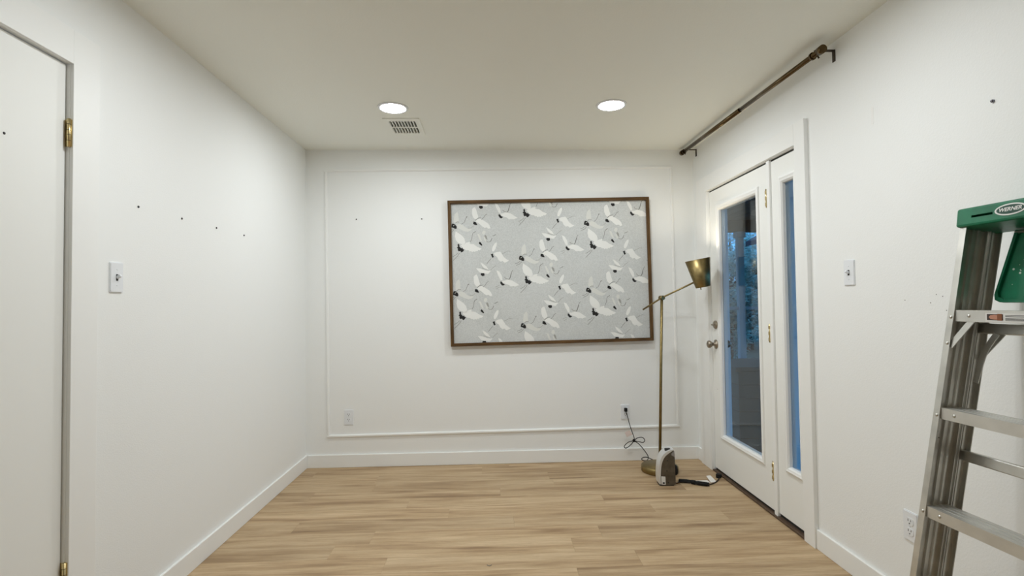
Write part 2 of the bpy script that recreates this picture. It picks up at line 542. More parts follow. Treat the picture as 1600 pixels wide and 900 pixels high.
d2 = empty('door_2', (W, 0, 0))
struct(d2, 'white door with a tall full-height glass pane and satin knob', 'door')
DY0, DY1 = -1.092, -0.287            # leaf extents
DZ0, DZ1 = 0.026, 2.034
GY0, GY1, GZ0, GZ1 = -0.960, -0.438, 0.292, 1.880
dl = boxes('leaf', [((0.004, DY0, DZ0), (0.048, GY0 - 0.01, DZ1)), ((0.004, GY1 + 0.01, DZ0), (0.048, DY1, DZ1)),
                    ((0.004, GY0 - 0.01, DZ0), (0.048, GY1 + 0.01, GZ0 - 0.01)), ((0.004, GY0 - 0.01, GZ1 + 0.01), (0.048, GY1 + 0.01, DZ1))], M_door, d2)
def lite_frame(parent, y0, y1, z0, z1, wv, wt, wb, deep, x_face):
    """moulded frame round the pane, mitred, with a stepped profile"""
    o = empty_mesh = None
    bm = bmesh.new()
    # profile: (inset from outer toward glass 0..1, protrusion)
    prof = [(0.0, 0.0), (0.06, 0.009), (0.35, 0.013), (0.55, 0.010), (0.75, 0.009), (0.97, 0.0), (1.0, -deep)]
    rings = []
    for s, pr in prof:
        rings.append([bm.verts.new((x_face - pr, yy, zz)) for yy, zz in
                      ((y0 - wv * (1 - s), z0 - wb * (1 - s)), (y1 + wv * (1 - s), z0 - wb * (1 - s)),
                       (y1 + wv * (1 - s), z1 + wt * (1 - s)), (y0 - wv * (1 - s), z1 + wt * (1 - s)))])
    for a, b in zip(rings[:-1], rings[1:]):
        for k in range(4):
            bm.faces.new((a[k], a[(k + 1) % 4], b[(k + 1) % 4], b[k]))
    return from_bm('lite_frame', bm, M_trim, parent)
lf = lite_frame(d2, GY0, GY1, GZ0, GZ1, 0.034, 0.042, 0.034, 0.016, 0.004)
box('pane', (0.020, GY0 - 0.008, GZ0 - 0.008), (0.026, GY1 + 0.008, GZ1 + 0.008), M_glass, d2)
# outside frame of the pane
boxes('outer_lite_frame', [((0.027, GY0 - 0.012, GZ0 - 0.012), (0.050, GY0, GZ1 + 0.012)), ((0.027, GY1, GZ0 - 0.012), (0.050, GY1 + 0.012, GZ1 + 0.012)),
                           ((0.027, GY0, GZ0 - 0.012), (0.050, GY1, GZ0)), ((0.027, GY0, GZ1), (0.050, GY1, GZ1 + 0.012))], M_trim, d2)
for z in (1.778, 0.992, 0.199):
    hinge(dl, -0.003, DY0 + 0.001, z, 0.106, -1, 0.020, 1)
# knob and deadbolt
kb = lathe('door_knob', [(0, 0), (0.033, 0), (0.033, 0.006), (0.014, 0.010), (0.012, 0.030), (0.021, 0.036), (0.0275, 0.048), (0.026, 0.060), (0.014, 0.067), (0, 0.068)],
           M_nickel, dl, 28, loc=(0.0045, -0.345, 0.922), rot=(0, -PI / 2, 0))
db = lathe('deadbolt', [(0, 0), (0.031, 0), (0.031, 0.006), (0.024, 0.013), (0, 0.014)], M_nickel, dl, 28, loc=(0.0045, -0.345, 1.062), rot=(0, -PI / 2, 0))
box('thumb_turn', (-0.005, -0.017, 0.012), (0.005, 0.017, 0.030), M_nickel, db, bevel=0.003)
lathe('outer_knob', [(0, 0), (0.033, 0), (0.033, 0.006), (0.013, 0.010), (0.012, 0.030), (0.0275, 0.046), (0.014, 0.067), (0, 0.068)],
      M_nickel, dl, 20, loc=(0.048, -0.345, 0.922), rot=(0, PI / 2, 0))
lathe('nail_hole', [(0, 0), (0.003, 0), (0.002, 0.0012), (0, 0.0015)], M_nail, dl, 8, loc=(0.0045, -0.352, 0.60), rot=(0, -PI / 2, 0))
# frame of the unit
box('jamb', (0.0, RD1 - 0.012, 0), (T, RD1, RDZ), M_trim, d2)
box('jamb', (0.0, RD0, 0), (T, RD0 + 0.010, RDZ), M_trim, d2)
box('jamb_head', (0.0, RD0 + 0.010, RDZ - 0.008), (T, RD1 - 0.012, RDZ), M_trim, d2)
box('mullion', (-0.006, -1.128, 0.0), (T, -1.096, RDZ - 0.008), M_trim, d2, bevel=0.002)
box('door_stop', (0.050, RD1 - 0.024, 0.02), (0.062, RD1 - 0.012, RDZ - 0.008), M_trim, d2)
box('door_stop', (0.050, -1.096, 0.02), (0.062, -1.084, RDZ - 0.008), M_trim, d2)
box('weather_strip', (0.006, -1.094, 2.0345), (0.040, RD1 - 0.013, 2.0435), M_slot, d2)
box('threshold', (-0.016, RD0 + 0.010, 0.0), (T + 0.03, RD1 - 0.012, 0.012), M_thresh, d2, bevel=0.003)
box('weather_strip', (0.012, RD0 + 0.012, 0.010), (0.040, RD1 - 0.014, 0.028), M_slot, d2)

w1 = empty('window_1', (W, 0, 0))
struct(w1, 'narrow fixed sidelight window beside the glazed door', 'window')
SY0, SY1, SZ0, SZ1 = -1.352, -1.243, 0.322, 1.886
boxes('sash', [((0.006, RD0 + 0.011, 0.030), (0.050, SY0 - 0.008, 2.033)), ((0.006, SY1 + 0.008, 0.030), (0.050, -1.1295, 2.033)),
               ((0.006, SY0 - 0.008, 0.030), (0.050, SY1 + 0.008, SZ0 - 0.008)), ((0.006, SY0 - 0.008, SZ1 + 0.008), (0.050, SY1 + 0.008, 2.033))], M_door, w1)
box('weather_strip', (0.008, RD0 + 0.011, 2.0335), (0.040, -1.1295, 2.0435), M_slot, w1)
lite_frame(w1, SY0, SY1, SZ0, SZ1, 0.028, 0.042, 0.032, 0.016, 0.006)
box('pane', (0.023, SY0 - 0.006, SZ0 - 0.006), (0.028, SY1 + 0.006, SZ1 + 0.006), M_glass, w1)

# ------------------------------------------------------------------ recessed lights
M_led = emit('led_panel', LED_COLOR, LED_STRENGTH)
lights = [(0.838, -0.880), (2.171, -0.932), (0.84, -2.25), (2.17, -2.25)]
lab = ['round recessed ceiling light beside the air vent', 'round recessed ceiling light near the curtain rod',
       'round recessed ceiling light near the plain door', 'round recessed ceiling light near the stepladder']
for (x, y), lb, sfx in zip(lights, lab, ('', '', '_left_offscreen', '_right_offscreen')):
    e_ = empty('recessed_light' + sfx, (x, y, H))
    tag(e_, lb, 'ceiling light', 'recessed ceiling lights')
    lathe('trim_ring', [(0.074, 0.0), (0.092, 0.0), (0.090, -0.005), (0.078, -0.007), (0.074, -0.003), (0.074, 0.0)], M_plate, e_, 48)
    lathe('diffuser' + sfx, [(0.0745, -0.001), (0.0745, -0.004), (0, -0.004)], M_led, e_, 48)

# ------------------------------------------------------------------ ceiling vent
v_ = empty('air_vent', (0.853, -0.537, H))
tag(v_, 'white ceiling air register with two rows of dark slots', 'vent')
boxes('frame', [((-0.118, -0.163, -0.006), (-0.090, 0.160, 0)), ((0.090, -0.163, -0.006), (0.118, 0.160, 0)),
                ((-0.090, -0.163, -0.006), (0.090, -0.119, 0)), ((-0.090, 0.119, -0.006), (0.090, 0.160, 0))], M_ceil, v_)
boxes('duct', [((-0.092, -0.121, 0.002), (-0.090, 0.121, 0.45)), ((0.090, -0.121, 0.002), (0.092, 0.121, 0.45)),
               ((-0.090, -0.121, 0.002), (0.090, -0.119, 0.45)), ((-0.090, 0.119, 0.002), (0.090, 0.121, 0.45)),
               ((-0.092, -0.121, 0.45), (0.092, 0.121, 0.46))], M_duct, v_)
box('center_bar', (-0.090, -0.008, -0.0062), (0.090, 0.008, -0.001), M_ceil, v_)
for rw in (0, 1):
    ya, yb = (-0.119, -0.009) if rw == 0 else (0.009, 0.119)
    for k in range(10):
        x = -0.088 + k * 0.176 / 9
        box('louver', (x - 0.0026, ya, -0.006), (x + 0.0026, yb, 0.012), M_ceil, v_)
box('lever', (-0.046, -0.124, -0.012), (-0.042, -0.106, -0.006), M_plate, v_)

# ------------------------------------------------------------------ switches and outlets
def wall_frame(name, x, y, z, facing):
    """local x along the wall, local y up, local z out into the room"""
    e_ = empty(name)
    if facing == 'left':      # on left wall, faces +X
        m_ = Matrix(((0, 0, 1), (1, 0, 0), (0, 1, 0)))
    elif facing == 'right':   # on right wall, faces -X
        m_ = Matrix(((0, 0, -1), (-1, 0, 0), (0, 1, 0)))
    else:                     # on back wall, faces -Y
        m_ = Matrix(((1, 0, 0), (0, 0, -1), (0, 1, 0)))
    mm = m_.to_4x4()
    mm.translation = Vector((x, y, z))
    e_.matrix_world = mm
    return e_

def plate(parent, w=0.070, h=0.115):
    bm = bmesh.new()
    bm_prism(bm, rrect(w, h, 0.005, 3), 0, 0.0035)
    p2 = rrect(w - 0.006, h - 0.006, 0.004, 3)
    bm_prism(bm, p2, 0.0035, 0.0058)
    return from_bm('cover_plate', bm, M_plate, parent)

def light_switch(x, y, z, facing, label):
    e_ = wall_frame('light_switch', x, y, z, facing)
    tag(e_, label, 'light switch')
    plate(e_)
    prism('toggle_slot', rrect(0.011, 0.025, 0.001, 2), 0.0056, 0.0064, M_slot, e_)
    mm = Matrix.Translation((0, 0, 0.006)) @ Matrix.Rotation(math.radians(-28), 4, 'X')
    box('toggle', (-0.0045, -0.0055, -0.001), (0.0045, 0.0055, 0.016), M_plate, e_, bevel=0.0012, mtx=mm)
    for s in (-1, 1):
        lathe('screw', [(0.0028, 0.0056), (0.0026, 0.0068), (0, 0.0070)], M_plate, e_, 10, loc=(0, s * 0.030, 0))
    return e_
light_switch(0.0, -2.015, 1.355, 'left', 'white toggle light switch near the plain door')
light_switch(W, -1.771, 1.357, 'right', 'white toggle light switch between glazed door and ladder')

def outlet(x, y, z, facing, label):
    e_ = wall_frame('wall_outlet', x, y, z, facing)
    tag(e_, label, 'outlet')
    plate(e_)
    for s in (-1, 1):
        rc = prism('receptacle', rrect(0.034, 0.029, 0.010, 4, 0, s * 0.0195), 0.0056, 0.0075, M_plate, e_)
        for dx, hgt in ((-0.0065, 0.009), (0.0065, 0.0075)):
            box('slot', (dx - 0.0013, s * 0.0195 + 0.0045 - hgt / 2, 0.0073), (dx + 0.0013, s * 0.0195 + 0.0045 + hgt / 2, 0.0078), M_slot, rc)
        lathe('ground_hole', [(0.0027, 0.0073), (0.0027, 0.0078), (0, 0.0078)], M_slot, rc, 10, loc=(0, s * 0.0195 - 0.0075, 0))
    lathe('screw', [(0.0028, 0.0056), (0.0026, 0.0068), (0, 0.0070)], M_plate, e_, 10)
    return e_
outlet(0.324, 0, 0.378, 'back', 'white duplex outlet low on end wall with nothing plugged in')
outlet(2.459, 0, 0.376, 'back', 'white duplex outlet with the lamp plug in it')
outlet(W, -2.073, 0.357, 'right', 'white duplex outlet half hidden behind the stepladder')

# ------------------------------------------------------------------ nails
def nail(x, y, z, facing, label, group, r=0.0042, m_=None, out=0.004, nm='nail', cat='nail'):
    e_ = wall_frame(nm, x, y, z, facing)
    o = lathe(nm, [(0, 0), (r, 0.0), (r, out * 0.6), (r * 0.6, out), (0, out)], m_ or M_nail, None, 12)
    o.matrix_world = e_.matrix_world.copy()
    bpy.data.objects.remove(e_)
    tag(o, label, cat, group)
for y, lb in ((-1.892, 'small dark nail in the row of four, nearest the plain door'), (-1.597, 'small dark nail in the row of four, second from the plain door'),
              (-1.296, 'small dark nail in the row of four, third from the plain door'), (-0.996, 'small dark nail in the row of four, farthest from the plain door')):
    nail(0, y, 1.648, 'left', lb, 'nails in the wall with the plain door', 0.0048)
for x, lb in ((0.387, 'small dark nail in the end wall, far from the crane picture'), (0.890, 'small dark nail in the end wall, close to the crane picture')):
    nail(x, 0, 1.899, 'back', lb, 'nails beside the crane picture', 0.0052)
nail(W, -2.460, 1.867, 'right', 'shiny steel screw in the wall above the stepladder', None, 0.0052, M_screw, 0.008, 'wall_screw', 'screw')
for y, z in ((-2.078, 1.232), (-2.196, 1.222), (-2.222, 1.252), (-2.248, 1.245), (-2.262, 1.195)):
    nail(W, y, z, 'right', 'tiny faint nail hole in the cluster beside the stepladder rail', 'nail holes beside the stepladder', 0.0022, M_mark, 0.0008, 'nail_hole', 'nail hole')

# ------------------------------------------------------------------ curtain rod
cr = empty('curtain_rod', (2.955, -0.9, 2.40))
tag(cr, 'long dark bronze curtain rod mounted high above the glazed door', 'curtain rod')
A = Vector((2.938, -0.030, 2.403)); B = Vector((2.952, -1.765, 2.382))
def rl(v): return Vector(v) - Vector((2.955, -0.9, 2.40))
def lerp(t): return A + (B - A) * t
tube('outer_tube', [rl(lerp(0.02)), rl(lerp(0.55))], 0.0140, M_rod, cr, 20)
tube('inner_tube', [rl(lerp(0.50)), rl(lerp(0.985))], 0.0122, M_rod, cr, 20)
for t0, t1_ in ((0.0, 0.018), (0.982, 1.0)):
    tube('end_cap', [rl(lerp(t0)), rl(lerp(t1_))], 0.019, M_rod, cr, 20)
for t in (0.03, 0.952):
    tube('collar', [rl(lerp(t)), rl(lerp(t + 0.006))], 0.018, M_rod, cr, 20)
for t in (0.024, 0.968):
    c = lerp(t)
    xa, ya, za = c.x - 2.955, c.y + 0.9, c.z - 2.40
    yb_ = ya if t > 0.5 else ya
    bkt = boxes('bracket', [((xa - 0.004, ya - 0.007, za + 0.0135), (W - 2.955, ya + 0.007, za + 0.0185)),
                            ((W - 2.955 - 0.004, ya - 0.009, za - 0.036), (W - 2.955, ya + 0.009, za + 0.0185)),
                            ((xa - 0.004, ya - 0.007, za - 0.004), (xa + 0.004, ya + 0.007, za + 0.0136))], M_brk, cr)
    tube('thumb_screw', [rl((c.x + 0.016, c.y, c.z - 0.020)), rl((c.x + 0.008, c.y, c.z - 0.008))], 0.004, M_brk, bkt, 10)

# ------------------------------------------------------------------ crane picture
TH = 0.0147
PWD, PHT = 1.575, 1.126
pic = empty('framed_picture', (1.889, -0.001, 1.482), (0, -TH, 0))
tag(pic, 'large wood framed grey panel printed with flying white cranes', 'picture')
FWD, FD = 0.0235, 0.042
def frame_bar(lx, ly, length, horiz):
    bm = bmesh.new()
    h = length / 2
    # mitred bar along local x; outer edge at +z
    for yy0, yy1 in ((-FD, 0),):
        vs = [(-h, yy0, 0), (h, yy0, 0), (h - FWD, yy0, -FWD), (-h + FWD, yy0, -FWD)]
        a = [bm.verts.new(v) for v in vs]
        b = [bm.verts.new((v[0], yy1, v[2])) for v in vs]
        bm.faces.new(a); bm.faces.new(b[::-1])
        for k in range(4):
            bm.faces.new((a[k], b[k], b[(k + 1) % 4], a[(k + 1) % 4]))
    bmesh.ops.bevel(bm, geom=list(bm.edges), offset=0.0016, segments=1, affect='EDGES')
    return bm
for ang, off, ln in ((0, PHT / 2, PWD), (PI / 2, PWD / 2, PHT), (PI, PHT / 2, PWD), (-PI / 2, PWD / 2, PHT)):
    o = from_bm('frame_bar', frame_bar(0, 0, ln, True), M_frame, pic)
    o.rotation_euler = (0, ang, 0)
    o.location = (math.sin(ang) * off, 0, math.cos(ang) * off)
PY = -0.0215
panel = box('art_panel', (-PWD / 2 + 0.010, PY, -PHT / 2 + 0.010), (PWD / 2 - 0.010, -0.003, PHT / 2 - 0.010), M_fabric, pic)

# cranes: outlines in 1/15 px of the wallpaper repeat; (anchor), [(kind, points)]
def stroke(pts, w):
    """polyline -> polygon"""
    P = [Vector(p) for p in pts]
    l, r = [], []
    for i, p in enumerate(P):
        d = (P[min(i + 1, len(P) - 1)] - P[max(i - 1, 0)]).normalized()
        n = Vector((-d.y, d.x)) * (w / 2)
        l.append(tuple(p + n)); r.append(tuple(p - n))
    return l + r[::-1]
Q = lambda o, s: [((a / 6.92 + o[0]) * 15, (b / 6.92 + o[1]) * 15) for a, b in s]
CRANES = [
    # round-tailed crane
    ((675, 505), (-0.225, 0.104), [
        ('f', [(755, 170), (780, 220), (785, 330), (790, 390), (740, 420), (690, 420), (670, 390), (680, 300), (690, 240), (720, 200)]),
        ('f', [(740, 470), (800, 450), (870, 480), (940, 540), (1010, 575), (1090, 565), (1050, 620), (980, 640), (900, 620), (800, 570), (750, 540)]),
        ('s', stroke([(700, 438), (745, 405), (795, 412)], 14)),
        ('b', [(640, 440), (690, 450), (735, 510), (735, 560), (700, 568), (650, 540), (612, 530), (620, 470)]),
        ('f2', stroke([(655, 500), (675, 478), (692, 472)], 9)),
        ('g', stroke([(850, 462), (910, 420), (935, 365), (968, 298)], 9)),
        ('g', stroke([(962, 305), (985, 285)], 20)),
        ('g', stroke([(640, 568), (590, 608), (525, 622)], 9)),
        ('g', stroke([(672, 580), (620, 640), (545, 665)], 9))]),
    ((640, 585), (-0.577, 0.385), [
        ('w', [(645, 205), (670, 270), (690, 350), (715, 430), (690, 470), (640, 495), (590, 440), (570, 370), (570, 260), (600, 220)]),
        ('w', [(640, 540), (690, 490), (750, 475), (830, 520), (920, 580), (965, 630), (992, 705), (940, 720), (905, 685), (850, 695), (800, 660), (740, 600), (690, 570)]),
        ('g', stroke([(640, 515), (690, 475), (770, 450)], 10)),
        ('b', [(598, 543), (650, 553), (692, 628), (640, 625), (588, 600)]),
        ('g', stroke([(785, 502), (840, 450), (860, 410), (912, 372)], 9)),
        ('s', stroke([(600, 640), (540, 690), (470, 690)], 7))]),
    ((280, 430), (-0.701, 0.190), [
        ('w', [(190, 20), (250, 60), (330, 120), (390, 190), (410, 270), (400, 330), (340, 340), (290, 310), (240, 290), (190, 230), (170, 130)]),
        ('w', [(380, 330), (430, 290), (520, 270), (510, 320), (600, 330), (680, 390), (785, 440), (750, 465), (735, 480), (700, 470), (690, 498), (650, 490), (630, 515), (590, 500), (565, 518), (530, 492), (500, 500), (480, 470), (420, 465), (380, 440), (330, 400), (300, 345)]),
        ('b', [(255, 312), (275, 350), (265, 370), (290, 400), (318, 425), (340, 402), (347, 438), (382, 455), (345, 502), (310, 518), (290, 480), (245, 490), (228, 450), (235, 425), (208, 405), (235, 380), (228, 330)]),
        ('g', stroke([(525, 278), (550, 230), (570, 170), (580, 100), (598, 68)], 9)),
        ('g', stroke([(588, 74), (625, 50), (655, 32)], 11)),
        ('g', stroke([(240, 520), (190, 570), (110, 610)], 8)),
        ('g', stroke([(270, 530), (220, 600), (110, 705)], 9))]),
    ((765, 310), (-0.540, 0.226), [
        ('f', [(690, 70), (740, 90), (770, 170), (800, 250), (770, 255), (730, 190)]),
        ('f', [(800, 60), (830, 5), (870, 5), (890, 40), (870, 95), (830, 105)]),
        ('f', [(835, 150), (855, 150), (905, 260), (880, 265), (850, 220)]),
        ('s', [(855, 130), (885, 105), (915, 150), (925, 230), (890, 200)]),
        ('s', stroke([(895, 245), (940, 277), (985, 268)], 12)),
        ('g', stroke([(980, 274), (1005, 250), (1035, 188)], 12)),
        ('g', stroke([(1048, 138), (1085, 128), (1130, 102)], 11)),
        ('b', [(745, 263), (775, 290), (808, 348), (788, 358), (750, 332), (722, 300)])]),
    ((1040, 592), (-0.452, 0.130), [
        ('w2', [(1150, 280), (1155, 330), (1120, 430), (1080, 490), (1040, 490), (1035, 440), (1060, 370), (1110, 300)]),
        ('w', [(1070, 540), (1130, 510), (1230, 500), (1262, 550), (1310, 630), (1380, 690), (1432, 712), (1380, 740), (1320, 762), (1280, 722), (1230, 735), (1180, 690), (1150, 620), (1100, 590)]),
        ('s', stroke([(1270, 552), (1340, 520), (1410, 488), (1470, 498)], 8)),
        ('b', [(1008, 557), (1056, 543), (1062, 590), (1078, 625), (1040, 642), (1022, 592)]),
        ('g', stroke([(1012, 658), (955, 715), (905, 778)], 9))]),
    ((0, 0), (-0.530, -0.013), [
        ('w', [((a - 765) * 15 / 6.92, (b - 862) * 15 / 6.92) for a, b in ((695, 795), (740, 798), (800, 822), (855, 825), (825, 858), (780, 852), (735, 842))]),
        ('w', [((a - 765) * 15 / 6.92, (b - 862) * 15 / 6.92) for a, b in ((745, 733), (775, 750), (808, 778), (832, 815), (795, 806), (762, 772))]),
        ('s', stroke([((a - 765) * 15 / 6.92, (b - 862) * 15 / 6.92) for a, b in ((758, 794), (800, 806), (832, 822))], 9)),
        ('s', stroke([((a - 765) * 15 / 6.92, (b - 862) * 15 / 6.92) for a, b in ((852, 818), (880, 790), (912, 768))], 8)),
        ('b', [((a - 765) * 15 / 6.92, (b - 862) * 15 / 6.92) for a, b in ((748, 848), (782, 849), (786, 874), (762, 882), (743, 866))])]),
    ((700, 275), (0.136, 0.173), [
        ('w2', [(573, -42), (640, -10), (700, 90), (712, 195), (665, 190), (605, 70)]),
        ('w', [(690, 205), (760, 205), (830, 180), (945, 210), (1030, 270), (1105, 322), (1040, 335), (1000, 350), (960, 338), (900, 345), (840, 300), (770, 280), (720, 260)]),
        ('b', [(662, 222), (692, 230), (718, 270), (764, 290), (722, 322), (692, 312), (656, 265)]),
        ('s', stroke([(755, 122), (790, 160), (865, 178)], 14)),
        ('g', stroke([(862, 178), (890, 140), (912, 60), (920, 30)], 17)),
        ('g', stroke([(918, 40), (935, -5), (962, -42)], 9)),
        ('s', stroke([(640, 312), (540, 345)], 8)),
        ('s', stroke([(640, 350), (560, 392)], 8))]),
]
SC = 0.005 / 15
LYR = {'f': (0.00030, M_crf), 'f2': (0.00075, M_crf), 'w2': (0.00035, M_crw), 'w': (0.00040, M_crw), 's': (0.0005, M_crs), 'g': (0.00055, M_crg), 'b': (0.00065, M_crb)}
HX, HZ = PWD / 2 - FWD + 0.001, PHT / 2 - FWD + 0.001
def clip(poly, ax, lim, sgn):
    out = []
    n = len(poly)
    for i in range(n):
        a, b = poly[i], poly[(i + 1) % n]
        ia, ib = sgn * (a[ax] - lim) <= 0, sgn * (b[ax] - lim) <= 0
        if ia:
            out.append(a)
        if ia != ib:
            t = (lim - a[ax]) / (b[ax] - a[ax])
            out.append((a[0] + (b[0] - a[0]) * t, a[1] + (b[1] - a[1]) * t))
    return out
full = {}
def crane(idx, ox, oz):
    (ax, ay), _, shapes = CRANES[idx]
    allin, polys = True, []
    for kd, pts in shapes:
        lp = [((x - ax) * SC, -(y - ay) * SC) for x, y in pts]
        wp = [(x + ox, z + oz) for x, z in lp]
        cp = wp
        for a_, l_, s_ in ((0, HX, 1), (0, -HX, -1), (1, HZ, 1), (1, -HZ, -1)):
            if cp:
                cp = clip(cp, a_, l_, s_)
        if len(cp) != len(wp) or any(abs(p[0] - q[0]) > 1e-7 or abs(p[1] - q[1]) > 1e-7 for p, q in zip(cp, wp)):
            allin = False
        polys.append((kd, [(x - ox, z - oz) for x, z in cp]))
    polys = [(k, p) for k, p in polys if len(p) > 2]
    def area(p):
        return abs(sum(p[i][0] * p[(i + 1) % len(p)][1] - p[(i + 1) % len(p)][0] * p[i][1] for i in range(len(p)))) / 2
    if not allin:
        polys = [(k, p) for k, p in polys if area(p) > 4e-6]
        bb = [(min(x for x, z in p), max(x for x, z in p), min(z for x, z in p), max(z for x, z in p)) for k, p in polys]
        grp = list(range(len(polys)))
        for _ in range(len(polys)):
            for i in range(len(polys)):
                for j in range(len(polys)):
                    A_, B_ = bb[i], bb[j]
                    if max(A_[0], B_[0]) < min(A_[1], B_[1]) + 0.004 and max(A_[2], B_[2]) < min(A_[3], B_[3]) + 0.004:
                        grp[i] = grp[j] = min(grp[i], grp[j])
        if polys:
            tot = {}
            for g_, (k, p) in zip(grp, polys):
                tot[g_] = tot.get(g_, 0) + area(p)
            best = max(tot, key=tot.get)
            polys = [q for g_, q in zip(grp, polys) if g_ == best]
    if not polys or (not allin and sum(1 for k, p in polys) < 1):
        return
    if allin and idx in full:
        me = full[idx]
    else:
        mats = []
        bm = bmesh.new()
        for kd, p in polys:
            lift, mt = LYR[kd]
            if mt not in mats:
                mats.append(mt)
            vs = [bm.verts.new((x, -lift, z)) for x, z in p]
            try:
                f = bm.faces.new(vs)
            except ValueError:
                continue
            f.normal_update()
            if f.normal.y > 0:
                f.normal_flip()
            f.material_index = mats.index(mt)
        bmesh.ops.triangulate(bm, faces=list(bm.faces))
        me = bpy.data.meshes.new('printed_crane')
        bm.to_mesh(me); bm.free()
        for mt in mats:
            me.materials.append(mt)
        if allin:
            full[idx] = me
    o = bpy.data.objects.new('printed_crane', me)
    COL.objects.link(o)
    o.parent = panel
    o.location = (ox, PY, oz)
for idx in range(len(CRANES)):
    bx, bz = CRANES[idx][1]
    for i in range(-4, 5):
        for j in range(-5, 6):
            ox = bx + 0.517 * i
            oz = bz + 0.262 * i - 0.524 * j
            if abs(ox) < HX + 0.2 and abs(oz) < HZ + 0.2:
                crane(idx, ox, oz)

# ------------------------------------------------------------------ floor lamp
LX, LY = 2.637, -0.271
lamp = empty('floor_lamp', (LX, LY, 0))
tag(lamp, 'antique brass floor lamp with tilting arm and cone shade', 'floor lamp')
def ll(v): return Vector(v) - Vector((LX, LY, 0))
lathe('base', [(0, 0.0), (0.126, 0.0), (0.132, 0.006), (0.132, 0.040), (0.124, 0.047), (0.04, 0.051), (0.016, 0.054), (0, 0.055)], M_abrass, lamp, 48)
tube('pole', [ll((2.639, -0.271, 0.05)), ll((2.677, -0.271, 1.255))], 0.0102, M_abrass, lamp, 16)
J = Vector((2.677, -0.271, 1.262))
tube('joint', [ll(J + Vector((0.006, -0.018, 0))), ll(J + Vector((-0.006, 0.018, 0)))], 0.0165, M_abrass, lamp, 16)
tube('arm', [ll((2.553, -0.210, 1.175)), ll(J), ll((2.866, -0.449, 1.374))], 0.0062, M_abrass, lamp, 14)
ca, cb_ = Vector((2.874, -0.460, 1.527)), Vector((2.910, -0.460, 1.333))     # wide end (up), narrow end
axis = (ca - cb_).normalized()
Lc = (ca - cb_).length
rot = axis.to_track_quat('Z', 'Y').to_euler()
sh = lathe('shade', [(0.0, 0.003), (0.049, 0.0), (0.0507, 0.003), (0.0852, Lc), (0.0832, Lc), (0.0487, 0.006), (0.0, 0.006)], M_abrass, lamp, 48, loc=ll(cb_), rot=rot)
bt = 2 * PI * 0.62
box('shade_seam', (0.0, -0.003, 0.0), (0.0018, 0.003, Lc * 1.0), M_abrass, sh, mtx=Matrix.Rotation(math.radians(-75), 4, 'Z') @ Matrix.Translation((0.0500, 0, 0.002)) @ Matrix.Rotation(math.atan2(0.0852 - 0.0507, Lc), 4, 'Y'))
tube('socket', [(0, 0, 0.005), (0, 0, 0.103)], 0.019, M_abrass, sh, 16)
M_bulb = emit('bulb_glow', (1.0, 0.90, 0.72), BULB_STRENGTH)
lathe('bulb', [(0.010, 0.096), (0.013, 0.104), (0.021, 0.121), (0.023, 0.134), (0.019, 0.148), (0.009, 0.156), (0, 0.158)], M_bulb, sh, 20)
tube('switch_knob', [(0.004, -0.02, 0.002), (0.004, -0.02, -0.016)], 0.0035, M_abrass, sh, 10)
CR = 0.0030
cord_pts = [(2.452, -0.030, 0.408), (2.462, -0.040, 0.368), (2.474, -0.060, 0.303), (2.486, -0.075, 0.254), (2.503, -0.090, 0.193), (2.500, -0.090, 0.175)]
tube('cord', [ll(p) for p in spline(cord_pts)], CR, M_cord, lamp, 8)
loopL = [(2.500, -0.090, 0.175), (2.454, -0.098, 0.166), (2.423, -0.102, 0.140), (2.429, -0.100, 0.124), (2.449, -0.096, 0.127), (2.480, -0.092, 0.150), (2.500, -0.090, 0.175)]
loopR = [(2.500, -0.090, 0.175), (2.525, -0.096, 0.196), (2.560, -0.102, 0.202), (2.579, -0.104, 0.182), (2.568, -0.100, 0.163), (2.538, -0.094, 0.167), (2.500, -0.090, 0.175)]
tube('cord_loop', [ll(p) for p in spline(loopL)], CR, M_cord, lamp, 8)
tube('cord_loop', [ll(p) for p in spline(loopR)], CR, M_cord, lamp, 8)
lathe('cord_knot', [(0, -0.012), (0.008, -0.010), (0.0115, 0), (0.008, 0.010), (0, 0.012)], M_cord, lamp, 12, loc=ll((2.500, -0.090, 0.176)))
c2 = [(2.500, -0.090, 0.175), (2.537, -0.090, 0.149), (2.573, -0.085, 0.108), (2.605, -0.080, 0.062), (2.611, -0.080, 0.036), (2.594, -0.085, 0.020), (2.569, -0.080, 0.022), (2.562, -0.072, 0.031), (2.581, -0.066, 0.040), (2.604, -0.078, 0.043), (2.624, -0.10, 0.038), (2.640, -0.125, 0.034), (2.640, -0.145, 0.030)]
tube('cord', [ll(p) for p in spline(c2)], CR, M_cord, lamp, 8)
box('plug', (2.448 - LX, -0.034 - LY, 0.382), (2.470 - LX, -0.0076 - LY, 0.410), M_cord, lamp, bevel=0.004)
bm = bmesh.new()
tv = [(2.433, -0.075, 0.234), (2.469, -0.077, 0.252), (2.495, -0.079, 0.219), (2.450, -0.075, 0.199)]
a = [bm.verts.new(ll(p)) for p in tv]; b = [bm.verts.new(ll(p) + Vector((0, 0.0006, 0))) for p in tv]
bm.faces.new(a); bm.faces.new(b[::-1])
for k in range(4):
    bm.faces.new((a[k], b[k], b[(k + 1) % 4], a[(k + 1) % 4]))
from_bm('cord_tag', bm, M_pink, lamp)

# ------------------------------------------------------------------ small appliance on the floor
ap = empty('small_appliance', (2.537, -0.572, 0), (0, 0, -0.05))
tag(ap, 'small grey and silver appliance with rounded top beside the lamp base', 'appliance')
